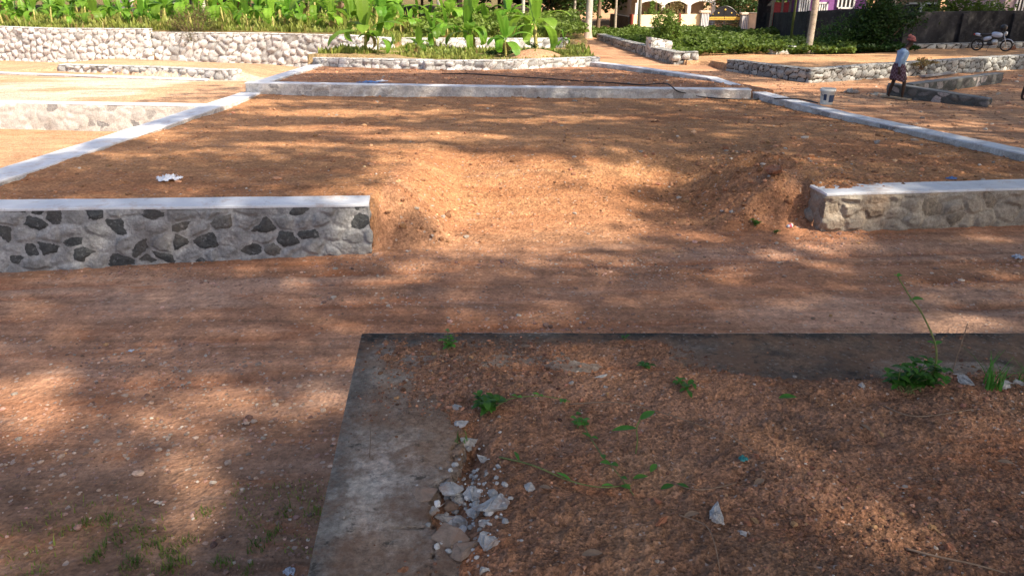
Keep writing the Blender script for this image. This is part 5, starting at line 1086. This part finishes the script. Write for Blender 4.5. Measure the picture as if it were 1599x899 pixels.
# seedling with two long folded leaves
p = T(992, 708); root = empty('seedling', p, 'seedling with two long folded leaves standing above the vine', 'seedling')
mb = MB(); mb.tube(smooth([(0, 0, -.01), (.004, 0, .05), (.0, .01, .095), (.012, .015, .13)]), .0028, 6); mb.build('stem', M['stalk'], root, True)
V, F, Tn = [], [], []; put_leaf(V, F, Tn, (.0, .01, .095), (-1, -.1, .05), (0, 0, 1), .085, .03, .1, .8); put_leaf(V, F, Tn, (.01, .015, .125), (.9, .35, .35), (0, 0, 1), .06, .034, .0, .7)
link('leaves', mesh_np('leaves', V, F, True, {'tone': Tn}), M['weed'], root)
def vine(name, px_, label, nleaf, l, w_, seed, rad=.003, mat='stalk', lift=.02, side=None):
    pts = [T(*q) + Vector((0, 0, lift * (0 < i < len(px_) - 1) + .004)) for i, q in enumerate(px_)]; r = random.Random(seed); p0 = pts[0].copy()
    root = empty(name, p0, label, 'vine'); sp_ = smooth([q - p0 for q in pts], 6); mb = MB(); mb.tube(sp_, [rad * (1 - .5 * i / len(sp_)) for i in range(len(sp_))], 5); mb.build('stem', M[mat], root, True)
    if nleaf:
        V, F, Tn = [], [], []
        for k in range(nleaf):
            q = sp_[int((k + .6) / nleaf * (len(sp_) - 1))]
            for j in range(r.choice((1, 2, 2))): a = r.uniform(0, 6.28); put_leaf(V, F, Tn, q + Vector((0, 0, .004)), (math.cos(a), math.sin(a), .35), (0, 0, 1), l * r.uniform(.6, 1.2), w_ * r.uniform(.7, 1.1), .25, r.random() * .9)
        link('leaves', mesh_np('leaves', V, F, True, {'tone': Tn}), M['weed'], root)
vine('vine', [(768, 640), (800, 630), (850, 627), (890, 628)], 'green-brown runner from the bright weed with small leaves', 4, .03, .02, 1)
vine('dry_twig', [(890, 632), (960, 640), (1010, 650), (1080, 672), (1140, 693), (1190, 716)], 'long pale dry stem arching across the foreground soil', 0, .03, .02, 2, .0025, 'twig', .03)
vine('vine', [(905, 640), (915, 680), (940, 720), (965, 750), (990, 775)], 'thin green vine running downwards through the middle of the soil', 7, .035, .022, 3)
vine('vine', [(780, 715), (830, 735), (890, 760), (940, 770), (985, 757)], 'dark grassy runner ending in a green leaf left of the stones', 3, .05, .014, 4, .0035)
vine('dry_twig', [(1060, 805), (1100, 830), (1115, 860), (1125, 899)], 'thin dry stem reaching the bottom edge below the large pale stone', 0, .03, .02, 5, .0022, 'twig')
vine('dry_twig', [(1415, 858), (1460, 875), (1520, 888), (1570, 896)], 'dark dry twig in the lower right corner', 0, .03, .02, 6, .004, 'twig', .012)
vine('dry_twig', [(1150, 755), (1090, 770), (1040, 752)], 'short bent twig above the large pale stone', 0, .03, .02, 7, .002, 'twig', .01)
vine('dry_twig', [(1380, 635), (1430, 655), (1520, 640)], 'thin dry twig lying in front of the big green weed', 0, .03, .02, 8, .003, 'twig', .01)
vine('dry_twig', [(577, 715), (579, 690), (578, 668)], 'short upright dry grass stalk on the pale cement', 0, .03, .02, 9, .0015, 'twig', .01)
for i, (px, py, l, rz, lb) in enumerate([(1230, 625, .07, 0, 'single dark green leaf lying on the soil left of the big weed'), (1020, 735, .05, 1, 'dark fallen leaf below the seedling'), (1042, 765, .05, .4, 'pair-like dark leaf right of the orange-brown stone'), (1065, 764, .045, 2.5, 'dark leaf touching the pair-like one'), (1000, 750, .05, .2, 'pale green fallen leaf at the vine end'), (822, 545, .05, 0, 'dry brown leaf near the far edge of the terrace'), (852, 766, .04, -.3, 'small yellow dry leaf beside the pale grey stone'), (1080, 808, .05, .3, 'dark dead leaf left of the large triangular stone'), (925, 870, .06, .1, 'dark curled dead leaf near the bottom edge'), (1350, 672, .05, 2, 'grey dead leaf in the soil pit'), (1570, 727, .05, -.4, 'dark thin dead leaf at the right'), (1185, 757, .05, .6, 'brown dead leaf below the teal bit')]):
    V, F, Tn = [], [], []; put_leaf(V, F, Tn, (-l / 2, 0, .006), (1, 0, .25), (0, 0, 1), l, l * .42, .2, .4)
    o = link('fallen_leaf', mesh_np('fallen_leaf', V, F, True, {'tone': Tn}), M['weed'] if i in (0, 2, 3, 4, 1) else M['twig']); o.location = T(px, py) + Vector((0, 0, .006)); o.rotation_euler = (.1, 0, rz); tag(o, lb, 'leaf')
# the big weed with its tall stalk
p = T(1420, 612); st = []
r = random.Random(9)
for k in range(26):
    a = r.uniform(0, 6.28); s = r.uniform(.03, .13); st.append([(r.uniform(-.04, .05), r.uniform(-.02, .02), -.005), (math.cos(a) * s * .6, math.sin(a) * s * .3 + .01, .04), (math.cos(a) * s + .02, math.sin(a) * s * .5, r.uniform(.04, .12))])
weed('leafy_weed', p, 'big bushy green weed growing at the terrace wall with one tall bare stalk', st, (3, .042, .028, 3), seed=9, srad=.003)
rt = [o for o in bpy.data.objects if o.name == 'leafy_weed'][0]
base = T(1455, 600); tipw = aty(1402, 432, base.y + .10); midw = aty(1440, 490, base.y + .05); b2 = aty(1462, 545, base.y)
pts = smooth([base - p, b2 - p, midw - p, aty(1422, 465, base.y + .07) - p, tipw - p], 8); mb = MB(); mb.tube(pts, [.0042 * (1 - .45 * i / len(pts)) for i in range(len(pts))], 6)
mb.build('tall_stalk', M['stalk'], rt, True)
V, F, Tn = [], [], []
q = pts[int(len(pts) * .72)]; put_leaf(V, F, Tn, q, (.9, -.2, .3), (0, 0, 1), .045, .035, .2, .4); put_leaf(V, F, Tn, q, (-.6, -.5, .3), (0, 0, 1), .02, .014, .2, .4)
for a in (0, 1.2, 2.6, 3.8, 5.1): put_leaf(V, F, Tn, pts[-1], (math.cos(a), math.sin(a) * .5, .5), (0, 0, 1), .02, .012, .1, .7)
for k in (2, 5, 9): 
    for a in (0.3, 3.4): put_leaf(V, F, Tn, pts[k], (math.cos(a), .3, .5), (0, 0, 1), .035, .022, .2, .5)
link('stalk_leaves', mesh_np('stalk_leaves', V, F, True, {'tone': Tn}), M['weed'], rt)
mb = MB(); q0 = T(1480, 600) - p; mb.tube(smooth([q0, aty(1500, 540, T(1480, 600).y) - p, aty(1511, 505, T(1480, 600).y + .03) - p]), .0018, 5); mb.build('side_stalk', M['twig'], rt, True)
def tuft(name, p, h, n_, label, seed, spread=.022, w_=.004, mat='weed'):
    r = random.Random(seed); V, F, Tn = [], [], []
    for k in range(n_):
        a = r.uniform(0, 6.28); b0 = Vector((max(-1.4, min(1.4, r.gauss(0, 1))) * spread, max(-1.4, min(1.4, r.gauss(0, 1))) * spread, 0)); l = h * r.uniform(.5, 1.2); o = len(V); sd = Vector((-math.sin(a), math.cos(a), 0)); ln = r.uniform(.2, 1.0); t_ = r.random() * .9
        for i in range(5):
            f = i / 4; c = b0 + Vector((math.cos(a) * l * ln * f * f, math.sin(a) * l * ln * f * f, l * (f - .35 * ln * f * f))); wv = w_ * (1 - f * .85); V += [tuple(c - sd * wv), tuple(c + sd * wv)]; Tn += [t_] * 2
        for i in range(4): q = o + 2 * i; F.append((q, q + 1, q + 3, q + 2))
    root = empty(name, p, label, 'grass tuft'); link('grass_blades', mesh_np('grass_blades', V, F, False, {'tone': Tn}), M[mat], root)
tuft('grass_tuft', T(1548, 605), .15, 34, 'grass tuft growing over pale stones right of the big weed', 1, .02, .0035)
tuft('grass_tuft', T(1598, 598), .10, 16, 'small grass tuft at the right picture edge of the terrace', 2, .015, .003)
tuft('grass_tuft', T(720, 690), .05, 10, 'short yellowish grass below the bright weed', 3, .015, .002)
tl = [(150, 870, 'left of the middle of the bottom edge'), (205, 880, 'close to the bottom edge, second from the left'), (262, 862, 'densest one before the sunlit strip'), (240, 850, 'just above the densest one'), (165, 812, 'highest one at the left'), (318, 802, 'beside the start of the terrace shadow'), (290, 845, 'on the sunlit strip'), (60, 892, 'at the bottom left corner'), (130, 820, 'faint one at the upper left'), (400, 855, 'inside the terrace shadow'), (425, 835, 'larger one inside the terrace shadow'), (385, 892, 'at the bottom edge in the terrace shadow'), (488, 802, 'against the terrace wall'), (445, 800, 'small one near the terrace wall'), (180, 845, 'pale one in the middle left'), (215, 832, 'small one above the second from the left'), (350, 880, 'at the shadow line near the bottom edge'), (270, 885, 'bottom one below the densest')]
for i, (px, py, lb) in enumerate(tl):
    tuft('grass_tuft', P(px, py, 0), random.uniform(.025, .05), random.randint(25, 55), 'green grass tuft on the near verge, ' + lb, 20 + i, .03, .003, 'leaf')
n = 2600; X = RNG.uniform(-3.2, -.75, n); Y = RNG.uniform(2.5, 3.35, n); k = (vn(X * 3, Y * 3, 4) > .5) & (X < tleft(Y) - .05); X, Y = X[k], Y[k]
blades('verge_grass', X, Y, np.full(len(X), .030), 'sparse tiny grass blades on the dirt verge at the lower left', 'grass', M['grass'], .0025, z=ground_z(X, Y), lean=1.)
for i, (px, py, s, lb) in enumerate([(1180, 353, .10, 'small green weed at the foot of the right earth bank'), (1402, 433, .0, ''), (1401, 437, .0, ''), (1400, 440, 0, ''), (1212, 365, .06, 'tiny weed beside the paper cup'), (395, 830, 0, '')]):
    if s: weed('weed', P(px, py, .1), lb, fan(5, s * .7, s * .5, 30 + i), (2, s * .5, s * .3, 3), seed=30 + i)
# ------------------------------------------------------------------ people
def skin(name, joints, edges, mat, parent, sub=1, root=0):
    me = bpy.data.meshes.new(name); me.from_pydata([j[:3] for j in joints], edges, []); o = bpy.data.objects.new(name, me); COL.objects.link(o)
    m = o.modifiers.new('s', 'SKIN'); m.use_smooth_shade = True
    for i, j in enumerate(joints): me.skin_vertices[0].data[i].radius = (j[3], j[4] if len(j) > 4 else j[3]); me.skin_vertices[0].data[i].use_root = (i == root)
    o.modifiers.new('d', 'SUBSURF').levels = sub; o.modifiers['d'].render_levels = sub
    bpy.context.view_layer.update(); dg = bpy.context.evaluated_depsgraph_get(); me2 = bpy.data.meshes.new_from_object(o.evaluated_get(dg)); bpy.data.objects.remove(o)
    me2.name = name; me2.polygons.foreach_set('use_smooth', [True] * len(me2.polygons)); return link(name, me2, mat, parent)
M['skin'] = plain('dark_skin', (.042, .022, .015), .55, .15, 20); M['shirt'] = plain('pale_blue_shirt', (.25, .36, .52), .85, .12, 14, .01); M['headcloth'] = plain('maroon_headcloth', (.20, .07, .07), .9, .25, 20, .01)
n = NT('checked_lungi', .9, .15); v = n.vec((1, 1, 1)); w1 = n.t.nodes.new('ShaderNodeTexChecker'); n.t.links.new(n.tc.outputs['Object'], w1.inputs[0]); w1.inputs['Scale'].default_value = 22; w1.inputs[1].default_value = (.075, .035, .05, 1); w1.inputs[2].default_value = (.15, .11, .14, 1)
n.col(w1.outputs[0]); n.bump(n.noise(20, 4), .01); M['lungi'] = n.m
def person(loc, label, rz=0, flip=1):
    root = empty('person', loc, label, 'person', None, rz)
    J = [(0, 0, .74, .095, .085)]; E = []
    def add(par, *pts):
        for p in pts: J.append(p); E.append((par, len(J) - 1)); par = len(J) - 1
        return par
    ch = add(0, (.03, 0, .86, .09, .08), (.09, 0, 1.0, .10, .09), (.13, 0, 1.10, .085, .06)); nk = add(ch, (.17, 0, 1.17, .038), (.22, 0, 1.23, .045)); add(nk, (.255, 0, 1.285, .066, .062), (.265, 0, 1.36, .05)); add(nk, (.30, 0, 1.24, .03, .028))
    for s, kn, ft, toe in ((1, (-.08, .42), (-.20, .05), -.10), (-1, (.10, .42), (.045, .05), .15)):
        h = add(0, (0, s * .075, .70, .075)); add(h, (kn[0], s * .085, kn[1], .045), ((kn[0] + ft[0]) / 2, s * .09, .27, .042), (ft[0], s * .09, .085, .026), (ft[0] + .02, s * .09, .035, .03), (toe, s * .095, .022, .024))
    for s, el, hd in ((-1, (-.03, .90), (-.06, .70)), (1, (.12, .88), (.20, .72))):
        sh = add(ch, (.12, s * .125, 1.085, .05)); e = add(sh, ((.12 + el[0]) / 2, s * .16, .99, .036), (el[0], s * .175, el[1], .031)); w2 = add(e, (hd[0], s * .175, hd[1], .02)); pl = add(w2, (hd[0] + .005, s * .175, hd[1] - .045, .024, .014))
        for f in range(4): x_ = hd[0] - .022 + .016 * f; add(pl, (x_, s * .175, hd[1] - .085, .0075), (x_ + .006, s * .168, hd[1] - .115 - (.006 if f in (1, 2) else 0), .006))
        add(pl, (hd[0] + .035, s * .165, hd[1] - .06, .008), (hd[0] + .045, s * .16, hd[1] - .085, .007))
    skin('body', J, E, M['skin'], root)
    J2 = [(0, 0, .76, .15, .12), (.03, 0, .86, .15, .12), (.08, 0, 1.0, .16, .13), (.115, 0, 1.09, .13, .10), (.155, 0, 1.145, .055, .05)]; E2 = [(0, 1), (1, 2), (2, 3), (3, 4)]
    for s, el, hd in ((-1, (-.03, .90), (-.055, .74)), (1, (.12, .88), (.19, .75))):
        k0 = len(J2); J2 += [(.11, s * .13, 1.075, .066), (el[0] * .5 + .06, s * .165, .985, .050), (el[0], s * .178, el[1], .045), (hd[0], s * .178, hd[1], .036)]; E2 += [(3, k0), (k0, k0 + 1), (k0 + 1, k0 + 2), (k0 + 2, k0 + 3)]
    skin('shirt', J2, E2, M['shirt'], root)
    mb = MB(); prof = [(.82, .115, .12, .01), (.76, .135, .14, 0), (.66, .155, .155, -.01), (.56, .17, .16, -.015), (.47, .185, .165, -.02), (.45, .18, .16, -.02)]; V = []; N_ = 28
    for z, rx, ry, ox in prof:
        for k in range(N_): t = k * 6.283 / N_; w_ = 1 + .07 * math.sin(t * 7 + z * 9) * (.85 - z) * 2.2; V.append((ox + rx * w_ * math.cos(t), ry * w_ * math.sin(t), z + (.03 * math.sin(t * 2 + 1) if z < .5 else 0)))
    mb.add(V, [(i * N_ + k, i * N_ + (k + 1) % N_, (i + 1) * N_ + (k + 1) % N_, (i + 1) * N_ + k) for i in range(len(prof) - 1) for k in range(N_)]); o = mb.build('lungi', M['lungi'], root, True)
    mb = MB(); mb.lathe([(.078, -.01), (.084, .02), (.083, .06), (.06, .098), (.02, .115), (0, .117)], (.262, 0, 1.315), 16, Matrix.Rotation(.25, 3, 'Y')); mb.tube([(.20, 0, 1.37), (.215, .01, 1.425), (.25, .01, 1.44), (.275, 0, 1.41)], [.02, .024, .022, .012], 7); mb.tube([(.262 + .086 * math.cos(t), .084 * math.sin(t), 1.33 - .02 * math.cos(t)) for t in np.linspace(0, 6.2, 16)], .016, 6); mb.build('headcloth', M['headcloth'], root, True)
    for ch in root.children:
        for v in ch.data.vertices: v.co.x -= .17 * v.co.z
    return root
p = P(1403, 155, .1); person((p.x, p.y, p.z - .01), 'thin person walking in a pale blue shirt, folded checked lungi and maroon headcloth', -.12)
p = P(1612, 157, .1); person((p.x, p.y, p.z - .01), 'person mostly outside the right picture edge, only a dark bare leg and foot in view', .1)
# ------------------------------------------------------------------ motorcycle
M['tyre'] = plain('tyre_rubber', (.03, .028, .026), .85, .2); M['silver'] = plain('silver_metal', (.55, .55, .55), .35, .1, metal=.8); M['mblue'] = plain('motorbike_paint', (.50, .56, .70), .3, .1, spec=.6); M['seatm'] = plain('black_seat', (.02, .02, .025), .6); M['redl'] = plain('red_lens', (.5, .02, .02), .3)
p = P(1546, 80, .1); root = empty('motorcycle', (p.x, p.y, p.z - .01), 'white and blue parked motorcycle in front of the dark compound wall', 'motorcycle', None, -.55); root.scale = (.86, .86, .86)
RX = Matrix.Rotation(math.pi / 2, 3, 'X')
for x in (-.62, .64):
    mb = MB(); mb.lathe([(.245 + .04 * math.cos(t) * .9, .04 * math.sin(t)) for t in np.linspace(0, 6.2832, 11)], (x, 0, .29), 30, RX); wh = empty('wheel', (0, 0, 0), 'w', 'w'); 
    for kk_ in list(wh.keys()): del wh[kk_]
    wh.parent = root; mb.build('tyre', M['tyre'], wh, True)
    mb = MB(); mb.lathe([(.212, -.02), (.222, -.02), (.222, .02), (.212, .02), (.212, -.02)], (x, 0, .29), 30, RX); mb.lathe([(0, -.05), (.045, -.05), (.045, .05), (0, .05)], (x, 0, .29), 12, RX)
    for k in range(6): a = k * 1.0472; mb.tube([(x + .04 * math.cos(a), 0, .29 + .04 * math.sin(a)), (x + .215 * math.cos(a), 0, .29 + .215 * math.sin(a))], .012, 5)
    mb.build('rim', M['silver'], wh, True)
def tb(name, pts, r_, m, n_=8): mb = MB(); mb.tube(smooth(pts, 5), r_, n_); return mb.build(name, M[m], root, True)
mb = MB()
for s in (-.08, .08): mb.tube([(.64, s, .29), (.42, s, .86)], .020, 7)
mb.build('fork', M['silver'], root, True)
mb = MB(); mb.tube([(.40, 0, .80), (.10, 0, .72), (-.40, 0, .66)], .025, 6); mb.tube([(.38, 0, .70), (.20, 0, .36), (-.10, 0, .26), (-.18, 0, .62)], .02, 6)
for s in (-.09, .09): mb.tube([(-.12, s, .30), (-.62, s, .29)], .018, 6); mb.tube([(-.60, s, .30), (-.45, s, .66)], .022, 6)
mb.build('frame', M['blackm'], root, True)
mb = MB()
for s in (-1, 1): mb.tube([(.30, s * .28, .95), (.36, s * .22, .97), (.40, s * .06, .90), (.40, 0, .89)], .013, 6)
for s in (-1, 1): mb.tube([(.38, s * .20, .97), (.36, s * .24, 1.10)], .006, 5); mb.lathe([(0, 0), (.05, 0), (.05, .015), (0, .02)], (.35, s * .25, 1.12), 10, Matrix.Rotation(-1.5, 3, 'Y'))
mb.build('handlebar', M['blackm'], root, True)
def blobm(name, c, d, m, rx=0, ry=0):
    bm = bmesh.new(); bmesh.ops.create_icosphere(bm, subdivisions=3, radius=1)
    for v in bm.verts:
        for k in range(3): v.co[k] = math.copysign(abs(v.co[k]) ** .75, v.co[k]) * d[k] / 2
    bmesh.ops.rotate(bm, verts=bm.verts, matrix=Matrix.Rotation(ry, 3, 'Y')); bmesh.ops.translate(bm, verts=bm.verts, vec=c); me = bpy.data.meshes.new(name); bm.to_mesh(me); bm.free(); me.polygons.foreach_set('use_smooth', [True] * len(me.polygons)); return link(name, me, M[m], root)
blobm('fuel_tank', (.14, 0, .80), (.52, .28, .26), 'mblue', ry=.12); blobm('seat', (-.34, 0, .79), (.62, .24, .12), 'seatm', ry=-.06); blobm('side_panel', (-.24, 0, .62), (.38, .22, .20), 'mblue', ry=-.3)
blobm('tail_panel', (-.66, 0, .78), (.34, .18, .14), 'mblue', ry=.25); blobm('tail_lamp', (-.84, 0, .80), (.07, .14, .07), 'redl'); blobm('engine', (.10, 0, .44), (.30, .26, .28), 'silver'); blobm('headlight', (.50, 0, .86), (.18, .20, .20), 'silver'); blobm('crankcase', (-.08, 0, .36), (.30, .30, .18), 'blackm')
tb('exhaust', [(.16, .13, .45), (.26, .14, .28), (0, .15, .22), (-.35, .16, .26), (-.70, .17, .34)], [.02] * 12 + [.04] * 9, 'silver'); 
for x, a0, a1, nm in ((.64, .5, 2.3, 'front_mudguard'), (-.62, .9, 3.0, 'rear_mudguard')):
    mb = MB(); V = []
    for i in range(13):
        a = a0 + (a1 - a0) * i / 12
        for y_, rr in ((-.06, .31), (0, .325), (.06, .31)): V.append((x + rr * math.cos(a), y_, .29 + rr * math.sin(a)))
    mb.add(V, [(3 * i + j, 3 * i + j + 1, 3 * i + j + 4, 3 * i + j + 3) for i in range(12) for j in (0, 1)]); o = mb.build(nm, M['mblue' if x > 0 else 'blackm'], root, True); so = o.modifiers.new('t', 'SOLIDIFY'); so.thickness = .006
mb = MB(); mb.tube([(-.1, -.12, .30), (-.16, -.28, .02)], .012, 6); mb.build('side_stand', M['blackm'], root)
mat_w = Matrix.Rotation(-.55, 4, 'Z'); hl = Vector(root.location) + (mat_w @ Vector((.36, .0, 1.13))) * .86
hr = empty('helmet', hl, 'dark full-face helmet resting on the handlebar of the motorcycle', 'helmet', None, -.55)
mb = MB(); mb.lathe([(.10, -.12), (.125, -.08), (.135, 0), (.12, .08), (.07, .125), (0, .138)], n=18); mb.build('shell', M['blackm'], hr, True)
mb = MB(); V = [(math.cos(a) * .139, math.sin(a) * .139, z) for a in np.linspace(-1, 1, 9) for z in (-.03, .05)]; mb.add(V, [(2 * i, 2 * i + 2, 2 * i + 3, 2 * i + 1) for i in range(8)]); mb.build('visor', M['glass'], hr, True)
